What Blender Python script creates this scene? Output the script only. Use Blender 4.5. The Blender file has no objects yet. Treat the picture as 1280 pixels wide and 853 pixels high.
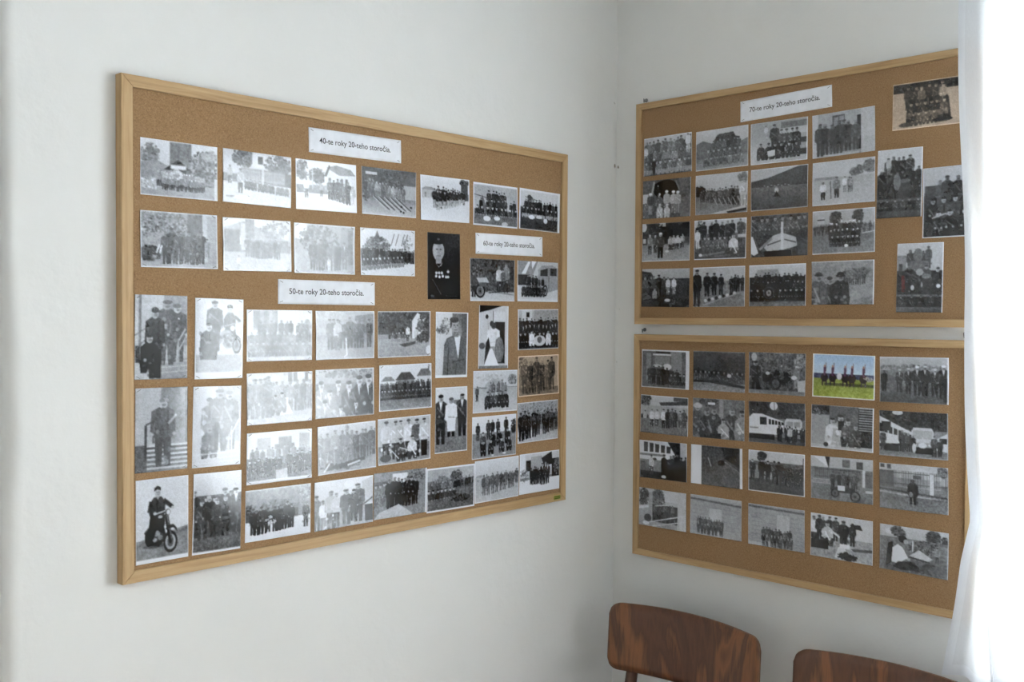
import bpy, bmesh, math, random
import numpy as np
from mathutils import Matrix, Vector

# ------------------------------------------------------------------ camera, world, exposure
EYE = 1.58                                   # camera height above the floor
scene = bpy.context.scene
col = scene.collection
cam_data = bpy.data.cameras.new('camera')
cam = bpy.data.objects.new('camera', cam_data)
col.objects.link(cam)
cam_data.sensor_fit = 'HORIZONTAL'
cam_data.sensor_width = 36.0
cam_data.lens = 1264.98 / 1280.0 * 36.0
cam_data.clip_start = 0.02
YAW, PITCH, ROLL = math.radians(43.7193), math.radians(-1.3289), math.radians(0.3115)
d = Vector((math.cos(YAW) * math.cos(PITCH), math.sin(YAW) * math.cos(PITCH), math.sin(PITCH)))
r = Vector((math.sin(YAW), -math.cos(YAW), 0.0))
u = r.cross(d)
r2 = math.cos(ROLL) * r + math.sin(ROLL) * u
u2 = -math.sin(ROLL) * r + math.cos(ROLL) * u
m = Matrix(((r2.x, u2.x, -d.x, -2.2447), (r2.y, u2.y, -d.y, -1.7480), (r2.z, u2.z, -d.z, EYE), (0, 0, 0, 1)))
cam.matrix_world = m
scene.camera = cam

scene.view_settings.view_transform = 'Standard'
scene.view_settings.look = 'None'
scene.view_settings.gamma = 1.0
scene.view_settings.use_curve_mapping = False
scene.view_settings.exposure = 0.10

world = bpy.data.worlds.new('overcast_sky')
scene.world = world
world.use_nodes = True
bg = world.node_tree.nodes['Background']
bg.inputs['Color'].default_value = (0.955, 0.955, 1.0, 1)
bg.inputs['Strength'].default_value = 58.0

def portal(name, loc, rot, sx, sz):
    l = bpy.data.lights.new(name, 'AREA')
    l.shape = 'RECTANGLE'; l.size = sx; l.size_y = sz
    l.cycles.is_portal = True
    o = bpy.data.objects.new(name, l); col.objects.link(o)
    o.location = loc; o.rotation_euler = rot
    return o

# window openings in the wall that runs along y (plane x = 0): t measured from the corner
WIN = [(1.092, 2.22, 0.84, 2.25)]
for wi in WIN:
    portal('window_right_offscreen', (0.42, -(wi[0] + wi[1]) / 2, (wi[2] + wi[3]) / 2), (0, math.radians(90), 0), wi[3] - wi[2], wi[1] - wi[0])

# ------------------------------------------------------------------ helpers
def srgb(v):
    v = np.asarray(v, float)
    return np.where(v <= 0.04045, v / 12.92, ((v + 0.055) / 1.055) ** 2.4)
def rgb(*c):
    return tuple(float(x) for x in srgb(np.array(c) / 255.0)) + (1.0,)

def link(o, parent=None):
    col.objects.link(o)
    if parent is not None:
        o.parent = parent
    return o
def mesh_obj(name, bm, mat, parent=None, smooth=False):
    me = bpy.data.meshes.new(name)
    bmesh.ops.recalc_face_normals(bm, faces=bm.faces)
    bm.to_mesh(me); bm.free()
    if smooth:
        me.polygons.foreach_set('use_smooth', [True] * len(me.polygons))
    me.materials.append(mat)
    return link(bpy.data.objects.new(name, me), parent)
def data_obj(name, verts, faces, mat, parent=None, smooth=False):
    me = bpy.data.meshes.new(name)
    me.from_pydata([tuple(v) for v in verts], [], faces); me.update()
    if smooth:
        me.polygons.foreach_set('use_smooth', [True] * len(me.polygons))
    me.materials.append(mat)
    return link(bpy.data.objects.new(name, me), parent)
def tag(o, label=None, cat=None, group=None, kind=None):
    if label: o['label'] = label
    if cat: o['category'] = cat
    if group: o['group'] = group
    if kind: o['kind'] = kind
    return o
def empty(name, loc, rz=0.0):
    o = bpy.data.objects.new(name, None)
    o.empty_display_size = 0.1
    o.location = loc; o.rotation_euler = (0, 0, rz)
    return link(o)
def box(bm, x0, x1, y0, y1, z0, z1):
    v = [bm.verts.new(p) for p in ((x0, y0, z0), (x1, y0, z0), (x1, y1, z0), (x0, y1, z0), (x0, y0, z1), (x1, y0, z1), (x1, y1, z1), (x0, y1, z1))]
    for f in ((0, 3, 2, 1), (4, 5, 6, 7), (0, 1, 5, 4), (1, 2, 6, 5), (2, 3, 7, 6), (3, 0, 4, 7)):
        bm.faces.new([v[i] for i in f])
def bevel(bm, w, seg=2):
    bmesh.ops.bevel(bm, geom=list(bm.edges), offset=w, segments=seg, profile=0.7, affect='EDGES')
def tube(bm, pts, rad, seg=10, sx=1.0, cap=True):
    """swept round bar through pts with radius per point"""
    rings = []
    n = len(pts)
    for i, p in enumerate(pts):
        p = Vector(p)
        a = Vector(pts[max(i - 1, 0)]); b = Vector(pts[min(i + 1, n - 1)])
        t = (b - a).normalized()
        ref = Vector((1, 0, 0)) if abs(t.x) < 0.9 else Vector((0, 1, 0))
        s = t.cross(ref).normalized(); w = s.cross(t).normalized()
        rr = rad[i] if isinstance(rad, (list, tuple)) else rad
        rings.append([bm.verts.new(p + rr * (math.cos(k * 2 * math.pi / seg) * w * sx + math.sin(k * 2 * math.pi / seg) * s)) for k in range(seg)])
    for i in range(n - 1):
        for k in range(seg):
            bm.faces.new((rings[i][k], rings[i][(k + 1) % seg], rings[i + 1][(k + 1) % seg], rings[i + 1][k]))
    if cap:
        bm.faces.new(rings[0]); bm.faces.new(rings[-1])

# ------------------------------------------------------------------ materials
def new_mat(name):
    mt = bpy.data.materials.new(name); mt.use_nodes = True
    nt = mt.node_tree
    return mt, nt, nt.nodes['Principled BSDF']
def nd(nt, typ, **kw):
    n = nt.nodes.new(typ)
    for k, v in kw.items():
        if k in n.inputs: n.inputs[k].default_value = v
        else: setattr(n, k, v)
    return n
def ramp(nt, fac, stops):
    n = nt.nodes.new('ShaderNodeValToRGB')
    cr = n.color_ramp
    while len(cr.elements) < len(stops): cr.elements.new(0.5)
    for e, (p, c) in zip(cr.elements, stops):
        e.position = p; e.color = c
    nt.links.new(fac, n.inputs['Fac'])
    return n
def coords(nt, scale, rot=(0, 0, 0), random_offset=False):
    tc = nt.nodes.new('ShaderNodeTexCoord')
    mp = nt.nodes.new('ShaderNodeMapping')
    mp.inputs['Scale'].default_value = scale
    mp.inputs['Rotation'].default_value = rot
    src = tc.outputs['Object']
    if random_offset:
        oi = nt.nodes.new('ShaderNodeObjectInfo')
        ad = nt.nodes.new('ShaderNodeVectorMath'); ad.operation = 'ADD'
        sc = nt.nodes.new('ShaderNodeVectorMath'); sc.operation = 'SCALE'
        cmb = nt.nodes.new('ShaderNodeCombineXYZ')
        for i in range(3): nt.links.new(oi.outputs['Random'], cmb.inputs[i])
        nt.links.new(cmb.outputs[0], sc.inputs[0]); sc.inputs['Scale'].default_value = 7.0
        nt.links.new(src, ad.inputs[0]); nt.links.new(sc.outputs[0], ad.inputs[1])
        src = ad.outputs[0]
    nt.links.new(src, mp.inputs['Vector'])
    return mp.outputs['Vector']
def bump(nt, b, height, strength, dist, prev=None):
    n = nt.nodes.new('ShaderNodeBump')
    n.inputs['Strength'].default_value = strength
    n.inputs['Distance'].default_value = dist
    nt.links.new(height, n.inputs['Height'])
    if prev is not None: nt.links.new(prev, n.inputs['Normal'])
    nt.links.new(n.outputs['Normal'], b.inputs['Normal'])
    return n.outputs['Normal']

def plaster(name, c0, c1):
    mt, nt, b = new_mat(name)
    v = coords(nt, (1, 1, 1))
    n1 = nd(nt, 'ShaderNodeTexNoise', Scale=2.2, Detail=4.0, Roughness=0.55)
    nt.links.new(v, n1.inputs['Vector'])
    cr = ramp(nt, n1.outputs['Fac'], [(0.3, c0), (0.7, c1)])
    # small chips where the paint has come off
    vs = coords(nt, (1, 1, 0.7))
    n4 = nd(nt, 'ShaderNodeTexNoise', Scale=26.0, Detail=2.0, Roughness=0.4)
    nt.links.new(vs, n4.inputs['Vector'])
    sp = nt.nodes.new('ShaderNodeVectorMath'); sp.operation = 'MULTIPLY'
    nt.links.new(v, sp.inputs[0]); sp.inputs[1].default_value = (1, 1, 0)
    ln = nt.nodes.new('ShaderNodeVectorMath'); ln.operation = 'LENGTH'
    nt.links.new(sp.outputs[0], ln.inputs[0])
    near = ramp(nt, ln.outputs['Value'], [(0.008, (0.095, 0.095, 0.095, 1)), (0.022, (0, 0, 0, 1))])
    sm = nd(nt, 'ShaderNodeMath', operation='ADD')
    nt.links.new(n4.outputs['Fac'], sm.inputs[0]); nt.links.new(near.outputs['Color'], sm.inputs[1])
    chip = ramp(nt, sm.outputs[0], [(0.80, (0, 0, 0, 1)), (0.83, (1, 1, 1, 1))])
    mx = nd(nt, 'ShaderNodeMix', data_type='RGBA')
    mx.inputs['B'].default_value = rgb(146, 138, 126)
    nt.links.new(chip.outputs['Color'], mx.inputs['Factor'])
    nt.links.new(cr.outputs['Color'], mx.inputs['A'])
    nt.links.new(mx.outputs['Result'], b.inputs['Base Color'])
    b.inputs['Roughness'].default_value = 0.72
    b.inputs['Specular IOR Level'].default_value = 0.25
    n2 = nd(nt, 'ShaderNodeTexNoise', Scale=5.5, Detail=5.0, Roughness=0.5)
    n3 = nd(nt, 'ShaderNodeTexNoise', Scale=60.0, Detail=3.0, Roughness=0.6)
    nt.links.new(v, n2.inputs['Vector']); nt.links.new(v, n3.inputs['Vector'])
    p = bump(nt, b, n2.outputs['Fac'], 0.32, 0.02)
    bump(nt, b, n3.outputs['Fac'], 0.16, 0.003, p)
    return mt
M_WALL = plaster('painted_plaster', rgb(228, 228, 226), rgb(234, 234, 232))
M_CEIL = plaster('ceiling_plaster', rgb(230, 230, 228), rgb(235, 235, 233))

def wood(name, stops, scale, rough=0.45, along='X', dist=3.0, spec=0.4):
    mt, nt, b = new_mat(name)
    sc = {'X': (scale * 0.045, scale, scale), 'Z': (scale, scale, scale * 0.045)}[along]
    v = coords(nt, sc, random_offset=True)
    n1 = nd(nt, 'ShaderNodeTexNoise', Scale=1.0, Detail=6.0, Roughness=0.6, Distortion=dist)
    nt.links.new(v, n1.inputs['Vector'])
    cr = ramp(nt, n1.outputs['Fac'], stops)
    nt.links.new(cr.outputs['Color'], b.inputs['Base Color'])
    b.inputs['Roughness'].default_value = rough
    b.inputs['Specular IOR Level'].default_value = spec
    bump(nt, b, n1.outputs['Fac'], 0.15, 0.001)
    return mt
PINE = [(0.30, rgb(160, 128, 88)), (0.47, rgb(178, 147, 105)), (0.60, rgb(187, 158, 117)), (0.75, rgb(166, 134, 94))]
M_PINE_H = wood('pine_frame_lengthwise', PINE, 110.0, 0.5, 'X', 0.6)
M_PINE_V = wood('pine_frame_upright', PINE, 110.0, 0.5, 'Z', 0.6)

def cork_mat(name, stops):
    mt, nt, b = new_mat(name)
    v = coords(nt, (1, 1, 1), random_offset=True)
    n1 = nd(nt, 'ShaderNodeTexNoise', Scale=420.0, Detail=3.0, Roughness=0.65)
    n2 = nd(nt, 'ShaderNodeTexVoronoi', Scale=260.0)
    n3 = nd(nt, 'ShaderNodeTexNoise', Scale=5.0, Detail=3.0)
    for n in (n1, n2, n3): nt.links.new(v, n.inputs['Vector'])
    cr = ramp(nt, n1.outputs['Fac'], stops)
    hs = nd(nt, 'ShaderNodeMix', data_type='RGBA', blend_type='MULTIPLY')
    hs.inputs['Factor'].default_value = 0.16
    nt.links.new(cr.outputs['Color'], hs.inputs['A'])
    c2 = ramp(nt, n2.outputs['Color'], [(0.0, (0.55, 0.5, 0.45, 1)), (0.5, (1, 1, 1, 1))])
    nt.links.new(c2.outputs['Color'], hs.inputs['B'])
    h2 = nd(nt, 'ShaderNodeMix', data_type='RGBA', blend_type='MULTIPLY')
    h2.inputs['Factor'].default_value = 1.0
    c3 = ramp(nt, n3.outputs['Fac'], [(0.3, (0.93, 0.92, 0.91, 1)), (0.7, (1, 1, 1, 1))])
    nt.links.new(hs.outputs['Result'], h2.inputs['A']); nt.links.new(c3.outputs['Color'], h2.inputs['B'])
    nt.links.new(h2.outputs['Result'], b.inputs['Base Color'])
    b.inputs['Roughness'].default_value = 0.85
    b.inputs['Specular IOR Level'].default_value = 0.2
    bump(nt, b, n1.outputs['Fac'], 0.35, 0.0012)
    return mt
M_CORK = cork_mat('cork', [(0.26, rgb(120, 92, 62)), (0.43, rgb(148, 117, 84)), (0.60, rgb(157, 126, 92)), (0.78, rgb(180, 151, 116))])

def print_mat():
    mt, nt, b = new_mat('glossy_photo_print')
    at = nt.nodes.new('ShaderNodeAttribute'); at.attribute_name = 'print'
    nt.links.new(at.outputs['Color'], b.inputs['Base Color'])
    b.inputs['Roughness'].default_value = 0.12
    b.inputs['IOR'].default_value = 1.60
    return mt
M_PRINT = print_mat()

def plain(name, c, rough=0.5, metal=0.0, spec=0.5):
    mt, nt, b = new_mat(name)
    n = nd(nt, 'ShaderNodeTexNoise', Scale=40.0, Detail=2.0)
    nt.links.new(coords(nt, (1, 1, 1)), n.inputs['Vector'])
    lo = tuple(x * 0.92 for x in c[:3]) + (1,)
    cr = ramp(nt, n.outputs['Fac'], [(0.35, lo), (0.65, c)])
    nt.links.new(cr.outputs['Color'], b.inputs['Base Color'])
    b.inputs['Roughness'].default_value = rough
    b.inputs['Metallic'].default_value = metal
    b.inputs['Specular IOR Level'].default_value = spec
    return mt
M_PAPER = plain('white_paper', rgb(240, 243, 250), 0.6, 0, 0.3)
M_INK = plain('grey_black_ink', rgb(44, 44, 50), 0.7, 0, 0.2)
M_STEEL = plain('steel', rgb(120, 120, 118), 0.4, 1.0)
M_STICKER = plain('green_sticker', rgb(122, 132, 40), 0.35)
M_STICKER_INK = plain('dark_green_print', rgb(62, 74, 14), 0.4)
M_WHITE_PAINT = plain('white_gloss_paint', rgb(232, 232, 228), 0.3)
M_FLOOR = wood('floor_boards', [(0.3, rgb(186, 160, 132)), (0.6, rgb(206, 182, 152)), (0.8, rgb(196, 170, 140))], 14.0, 0.4, 'X', 1.5)

def veneer_mat():
    mt, nt, b = new_mat('dark_walnut_veneer')
    v = coords(nt, (9.0, 9.0, 2.1), rot=(0, math.radians(8), 0), random_offset=True)
    w = nd(nt, 'ShaderNodeTexNoise', Scale=1.0, Detail=2.5, Roughness=0.5, Distortion=1.6)
    nt.links.new(v, w.inputs['Vector'])
    v2 = coords(nt, (150.0, 150.0, 9.0), random_offset=True)
    f = nd(nt, 'ShaderNodeTexNoise', Scale=1.0, Detail=3.0, Roughness=0.6)
    nt.links.new(v2, f.inputs['Vector'])
    ad = nd(nt, 'ShaderNodeMath', operation='MULTIPLY_ADD')
    nt.links.new(f.outputs['Fac'], ad.inputs[0]); ad.inputs[1].default_value = 0.16
    nt.links.new(w.outputs['Fac'], ad.inputs[2])
    cr = ramp(nt, ad.outputs[0], [(0.38, rgb(72, 46, 35)), (0.50, rgb(98, 64, 46)), (0.57, rgb(84, 54, 40)), (0.64, rgb(132, 86, 54)), (0.74, rgb(104, 66, 44))])
    nt.links.new(cr.outputs['Color'], b.inputs['Base Color'])
    b.inputs['Roughness'].default_value = 0.38
    b.inputs['Specular IOR Level'].default_value = 0.45
    bump(nt, b, f.outputs['Fac'], 0.08, 0.0006)
    return mt
M_VENEER = veneer_mat()
M_CHAIR = wood('dark_beech', [(0.3, rgb(58, 36, 26)), (0.55, rgb(84, 54, 38)), (0.8, rgb(66, 42, 30))], 60.0, 0.38, 'Z', 0.8)

def curtain_mat(name, transp, trans, tint=(0.97, 0.98, 1.0), k=1.0):
    mt = bpy.data.materials.new(name); mt.use_nodes = True
    nt = mt.node_tree
    nt.nodes.remove(nt.nodes['Principled BSDF'])
    out = nt.nodes['Material Output']
    df = nd(nt, 'ShaderNodeBsdfDiffuse', Color=(0.84, 0.87, 0.92, 1))
    tl = nd(nt, 'ShaderNodeBsdfTranslucent', Color=tuple(0.93 * k * c for c in tint) + (1,))
    tp = nd(nt, 'ShaderNodeBsdfTransparent', Color=tuple(k * c for c in tint) + (1,))
    m1 = nd(nt, 'ShaderNodeMixShader', Fac=trans); m2 = nd(nt, 'ShaderNodeMixShader', Fac=transp)
    # weave: slightly more open between threads
    w = nd(nt, 'ShaderNodeTexNoise', Scale=900.0, Detail=1.0)
    nt.links.new(coords(nt, (1, 1, 0.15)), w.inputs['Vector'])
    ma = nd(nt, 'ShaderNodeMath', operation='MULTIPLY_ADD')
    nt.links.new(w.outputs['Fac'], ma.inputs[0]); ma.inputs[1].default_value = 0.10; ma.inputs[2].default_value = transp - 0.05
    nt.links.new(ma.outputs[0], m2.inputs['Fac'])
    nt.links.new(df.outputs[0], m1.inputs[1]); nt.links.new(tl.outputs[0], m1.inputs[2])
    nt.links.new(m1.outputs[0], m2.inputs[1]); nt.links.new(tp.outputs[0], m2.inputs[2])
    nt.links.new(m2.outputs[0], out.inputs['Surface'])
    return mt
M_SHEER = curtain_mat('sheer_white_voile', 0.14, 0.55)
M_HEM = curtain_mat('sheer_hem_doubled', 0.06, 0.50)

def pane_mat():
    mt = bpy.data.materials.new('window_glass'); mt.use_nodes = True
    nt = mt.node_tree
    nt.nodes.remove(nt.nodes['Principled BSDF'])
    gl = nd(nt, 'ShaderNodeBsdfGlossy', Roughness=0.02)
    tp = nd(nt, 'ShaderNodeBsdfTransparent', Color=(0.94, 0.97, 0.96, 1))
    mx = nd(nt, 'ShaderNodeMixShader')
    fr = nd(nt, 'ShaderNodeFresnel', IOR=1.45)
    nt.links.new(fr.outputs[0], mx.inputs['Fac'])
    nt.links.new(tp.outputs[0], mx.inputs[1]); nt.links.new(gl.outputs[0], mx.inputs[2])
    nt.links.new(mx.outputs[0], nt.nodes['Material Output'].inputs['Surface'])
    return mt
M_GLASS = pane_mat()

# ------------------------------------------------------------------ room shell
XB, YB, ZC = -3.0, -2.9, 2.75                # far ends of the room, ceiling height
TH = 0.45                                    # thickness of the old walls
DOOR = (-2.62, -1.621, 2.55)                 # door recess in the wall with the big board

def sheet(name, pts, mat, kind='structure', parent=None):
    o = data_obj(name, pts, [list(range(len(pts)))], mat, parent)
    if parent is None: tag(o, kind=kind)
    return o

def build_wall_left():
    """plastered wall along x with a rounded outer edge where the door recess begins, and a soft inner corner"""
    bm = bmesh.new()
    rnd = random.Random(3)
    nz = 60
    rows = []
    for i in range(nz + 1):
        z = ZC * i / nz
        wob = 0.0025 * math.sin(z * 5.1) + 0.0018 * math.sin(z * 13.7 + 1) + rnd.uniform(-0.0006, 0.0006)
        rc = 0.0025 + 0.0008 * math.sin(z * 7.3 + 2) + 0.0006 * math.sin(z * 19.0)
        ro = 0.022 + 0.003 * math.sin(z * 6.0)
        prof = []
        xe = DOOR[1] + wob * 1.3
        prof.append((xe, 0.30)); prof.append((xe, ro + 0.02))
        for k in range(7):                                    # rounded outer edge of the recess
            a = math.pi / 2 * k / 6
            prof.append((xe + ro - ro * math.cos(a), ro - ro * math.sin(a)))
        xa, xb_ = xe + ro, -rc - wob
        for f in [0.002, 0.012] + [k / 14 for k in range(1, 14)] + [0.985, 0.996, 0.9995]:
            prof.append((xa + (xb_ - xa) * f, 0.0))
        for k in range(7):                                    # soft inner corner to the window wall
            a = math.pi / 2 * k / 6
            prof.append((-rc - wob + (rc + wob) * math.sin(a), -rc + rc * math.cos(a)))
        rows.append([bm.verts.new((x, y, z)) for x, y in prof])
    for i in range(nz):
        for k in range(len(rows[0]) - 1):
            bm.faces.new((rows[i][k], rows[i][k + 1], rows[i + 1][k + 1], rows[i + 1][k]))
    # lintel over the recess, recess far side, rest of the wall
    x0, x1, zt = DOOR
    def quad(*p): bm.faces.new([bm.verts.new(q) for q in p])
    quad((x0, 0, zt), (x1 + 0.02, 0, zt), (x1 + 0.02, 0, ZC), (x0, 0, ZC))
    quad((x0, 0, zt), (x1 + 0.02, 0, zt), (x1 + 0.02, 0.30, zt), (x0, 0.30, zt))
    quad((x0, 0, 0), (x0, 0.30, 0), (x0, 0.30, zt), (x0, 0, zt))
    quad((XB, 0, 0), (x0, 0, 0), (x0, 0, ZC), (XB, 0, ZC))
    me = bpy.data.meshes.new('wall_left')
    bm.normal_update(); bm.to_mesh(me); bm.free()
    me.polygons.foreach_set('use_smooth', [True] * len(me.polygons))
    me.materials.append(M_WALL)
    return tag(link(bpy.data.objects.new('wall_left', me)), kind='structure')
build_wall_left()

def build_wall_right():
    """wall with the two window openings, real reveals"""
    ys = [0.0]; 
    for w in WIN: ys += [-w[0], -w[1]]
    ys.append(YB)
    bm = bmesh.new()
    def quad(*p): bm.faces.new([bm.verts.new(q) for q in p])
    for i in range(len(ys) - 1):
        a, b_ = ys[i], ys[i + 1]
        if i % 2 == 0:
            quad((0, a, 0), (0, b_, 0), (0, b_, ZC), (0, a, ZC))
        else:
            w = WIN[i // 2]
            quad((0, a, 0), (0, b_, 0), (0, b_, w[2]), (0, a, w[2]))
            quad((0, a, w[3]), (0, b_, w[3]), (0, b_, ZC), (0, a, ZC))
            # reveals, splayed slightly towards the room
            quad((0, a, w[2]), (TH, a, w[2]), (TH, a, w[3]), (0, a, w[3]))
            quad((0, b_, w[2]), (TH, b_, w[2]), (TH, b_, w[3]), (0, b_, w[3]))
            quad((0, a, w[3]), (TH, a, w[3]), (TH, b_, w[3]), (0, b_, w[3]))
            quad((0, a, w[2]), (TH, a, w[2]), (TH, b_, w[2]), (0, b_, w[2]))
    me = bpy.data.meshes.new('wall_right')
    bm.normal_update(); bm.to_mesh(me); bm.free()
    me.materials.append(M_WALL)
    return tag(link(bpy.data.objects.new('wall_right', me)), kind='structure')
build_wall_right()
sheet('wall_side', [(XB, 0, 0), (XB, YB, 0), (XB, YB, ZC), (XB, 0, ZC)], M_WALL)
sheet('wall_back', [(XB, YB, 0), (0, YB, 0), (0, YB, ZC), (XB, YB, ZC)], M_WALL)
sheet('ceiling', [(XB, 0.30, ZC), (TH, 0.30, ZC), (TH, YB, ZC), (XB, YB, ZC)], M_CEIL)
sheet('floor', [(XB, 0.31, 0), (TH, 0.31, 0), (TH, YB, 0), (XB, YB, 0)], M_FLOOR)

# door at the back of the recess
def build_door():
    root = tag(empty('door_1', ((DOOR[0] + DOOR[1]) / 2, 0.30, 0)), kind='structure')
    w = (DOOR[1] - DOOR[0]) / 2
    bm = bmesh.new(); box(bm, -w + 0.005, w - 0.005, -0.045, 0.0, 0.005, DOOR[2] - 0.005); bevel(bm, 0.004, 1)
    leaf = mesh_obj('door_leaf', bm, M_WHITE_PAINT, root)
    for z0, z1 in ((0.15, 0.85), (1.0, 1.9)):
        bm = bmesh.new(); box(bm, -w + 0.16, w - 0.16, -0.055, -0.044, z0, z1); bevel(bm, 0.006, 2)
        mesh_obj('door_panel', bm, M_WHITE_PAINT, root)
    bm = bmesh.new(); tube(bm, [(w - 0.08, -0.045, 1.05), (w - 0.08, -0.10, 1.05), (w - 0.09, -0.11, 1.05), (w - 0.2, -0.11, 1.05)], 0.009)
    mesh_obj('door_handle', bm, M_STEEL, root, True)
build_door()

def build_window(idx, w):
    a, b_, z0, z1 = w
    root = tag(empty('window_%d' % (idx + 1), (0.30, -(a + b_) / 2, z0)), kind='structure')
    W = (b_ - a) / 2; H = z1 - z0
    bm = bmesh.new()
    for args in ((-W, W, 0, 0.06), (-W, W, H - 0.06, H)):
        box(bm, 0, 0.06, args[0], args[1], args[2], args[3])
    for y0, y1 in ((-W, -W + 0.06), (W - 0.06, W), (-0.035, 0.035)):
        box(bm, 0, 0.06, y0, y1, 0.06, H - 0.06)
    mesh_obj('window_frame', bm, M_WHITE_PAINT, root)
    for y0, y1 in ((-W + 0.06, -0.035), (0.035, W - 0.06)):
        bm = bmesh.new(); box(bm, 0.028, 0.032, y0, y1, 0.06, H - 0.06)
        mesh_obj('pane', bm, M_GLASS, root)
    bm = bmesh.new(); box(bm, -0.33, -0.002, -W + 0.002, W - 0.002, 0.0005, 0.025); bevel(bm, 0.006, 2)
    mesh_obj('window_sill', bm, M_WHITE_PAINT, root)
for i, w in enumerate(WIN): build_window(i, w)

# ------------------------------------------------------------------ cork boards
R90 = -math.pi / 2
BOARDS = {   # origin = lower left outer corner on the wall; width, height, frame width
    'P': ((-1.43287, -0.0008, EYE - 0.47765), 0.0, 1.2, 0.9026, 0.0215),
    'Q': ((-0.0008, -0.08306, EYE - 0.01605), R90, 0.8953, 0.5955, 0.0170),
    'B': ((-0.0008, -0.08250, EYE - 0.64423), R90, 0.8959, 0.6009, 0.0170),
}
DEPTH, CORK_Y = 0.022, 0.0160
def build_board(key, label):
    loc, rz, W, H, fw = BOARDS[key]
    root = empty('cork_board', loc, rz)
    tag(root, label, 'cork board', 'cork boards with photographs')
    bm = bmesh.new(); box(bm, 0.008, W - 0.008, -CORK_Y, -0.004, 0.008, H - 0.008)
    mesh_obj('cork_panel', bm, M_CORK, root)
    e = 0.0010
    def rail(p, mat):           # p: outer a, outer b, inner b, inner a (x, z)
        bm = bmesh.new()
        lo = [bm.verts.new((x, 0.0, z)) for x, z in p]
        hi = [bm.verts.new((x, -DEPTH, z)) for x, z in p]
        bm.faces.new(lo); bm.faces.new(hi)
        for i in range(4):
            j = (i + 1) % 4
            bm.faces.new((lo[i], lo[j], hi[j], hi[i]))
        bm.normal_update()
        ed = [x for x in bm.edges if all(v in hi for v in x.verts)]
        bmesh.ops.bevel(bm, geom=ed, offset=e, segments=2, affect='EDGES')
        return mesh_obj('frame_rail', bm, mat, root)
    g = 0.0
    MH, MV = M_PINE_H, M_PINE_V
    rail([(g, 0), (W - g, 0), (W - fw - g, fw), (fw + g, fw)], MH)
    rail([(g, H), (W - g, H), (W - fw - g, H - fw), (fw + g, H - fw)], MH)
    rail([(0, g), (0, H - g), (fw, H - fw - g), (fw, fw + g)], MV)
    rail([(W, g), (W, H - g), (W - fw, H - fw - g), (W - fw, fw + g)], MV)
    return root
bP = build_board('P', 'largest pine-framed cork board, with captions for the 40s, 50s and 60s')
bQ = build_board('Q', 'pine-framed cork board headed with the 70s caption, hung above another board')
bB = build_board('B', 'pine-framed cork board without a caption, hung just above the chairs')
# small green maker's sticker on the bottom rail of the big board
sx, sz = 1.1650, 0.0107
bm = bmesh.new(); box(bm, sx - 0.0125, sx + 0.0125, -DEPTH - 0.0008, -DEPTH + 0.0002, sz - 0.0048, sz + 0.0048)
st = mesh_obj('sticker', bm, M_STICKER, bP); st['label'] = 'small green sticker'
for zz, ww in ((0.0022, 0.009), (-0.0022, 0.010)):
    bm = bmesh.new(); box(bm, sx - ww, sx + ww, -DEPTH - 0.0011, -DEPTH - 0.0007, sz + zz - 0.0009, sz + zz + 0.0009)
    mesh_obj('sticker_print', bm, M_STICKER_INK, st)

# ------------------------------------------------------------------ screw hooks the right-hand boards hang from
def hook(t, z, label):
    root = empty('wall_hook', (0.0, -t, z), R90)
    tag(root, label, 'hook', 'screw hooks holding the boards')
    bm = bmesh.new(); tube(bm, [(0, 0.004, 0), (0, -0.012, 0)], 0.0016, 8); mesh_obj('shank', bm, M_STEEL, root, True)
    bm = bmesh.new(); tube(bm, [(0, -0.012, 0), (0, -0.0125, -0.003), (0.001, -0.0135, -0.006), (0.002, -0.016, -0.0075), (0.003, -0.018, -0.005), (0.003, -0.0185, 0.002)], 0.0014, 8)
    mesh_obj('bend', bm, M_STEEL, root, True)
    bm = bmesh.new(); tube(bm, [(0, -0.002, 0), (0, -0.0035, 0), (0, -0.0045, 0)], [0.0052, 0.0052, 0.003], 12); mesh_obj('collar', bm, M_STEEL, root, True)
hook(0.103, EYE + 0.5905, 'small steel screw hook above the top edge of the 70s board')
hook(0.104, EYE - 0.0310, 'small steel screw hook between the stacked boards, at their corner end')
hook(0.951, EYE - 0.0300, 'small steel screw hook between the stacked boards, beside the curtain')

M_PLY_EDGE = wood('plywood_edge', [(0.3, rgb(92, 64, 46)), (0.6, rgb(128, 94, 68))], 80.0, 0.5, 'Z', 0.5)
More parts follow.
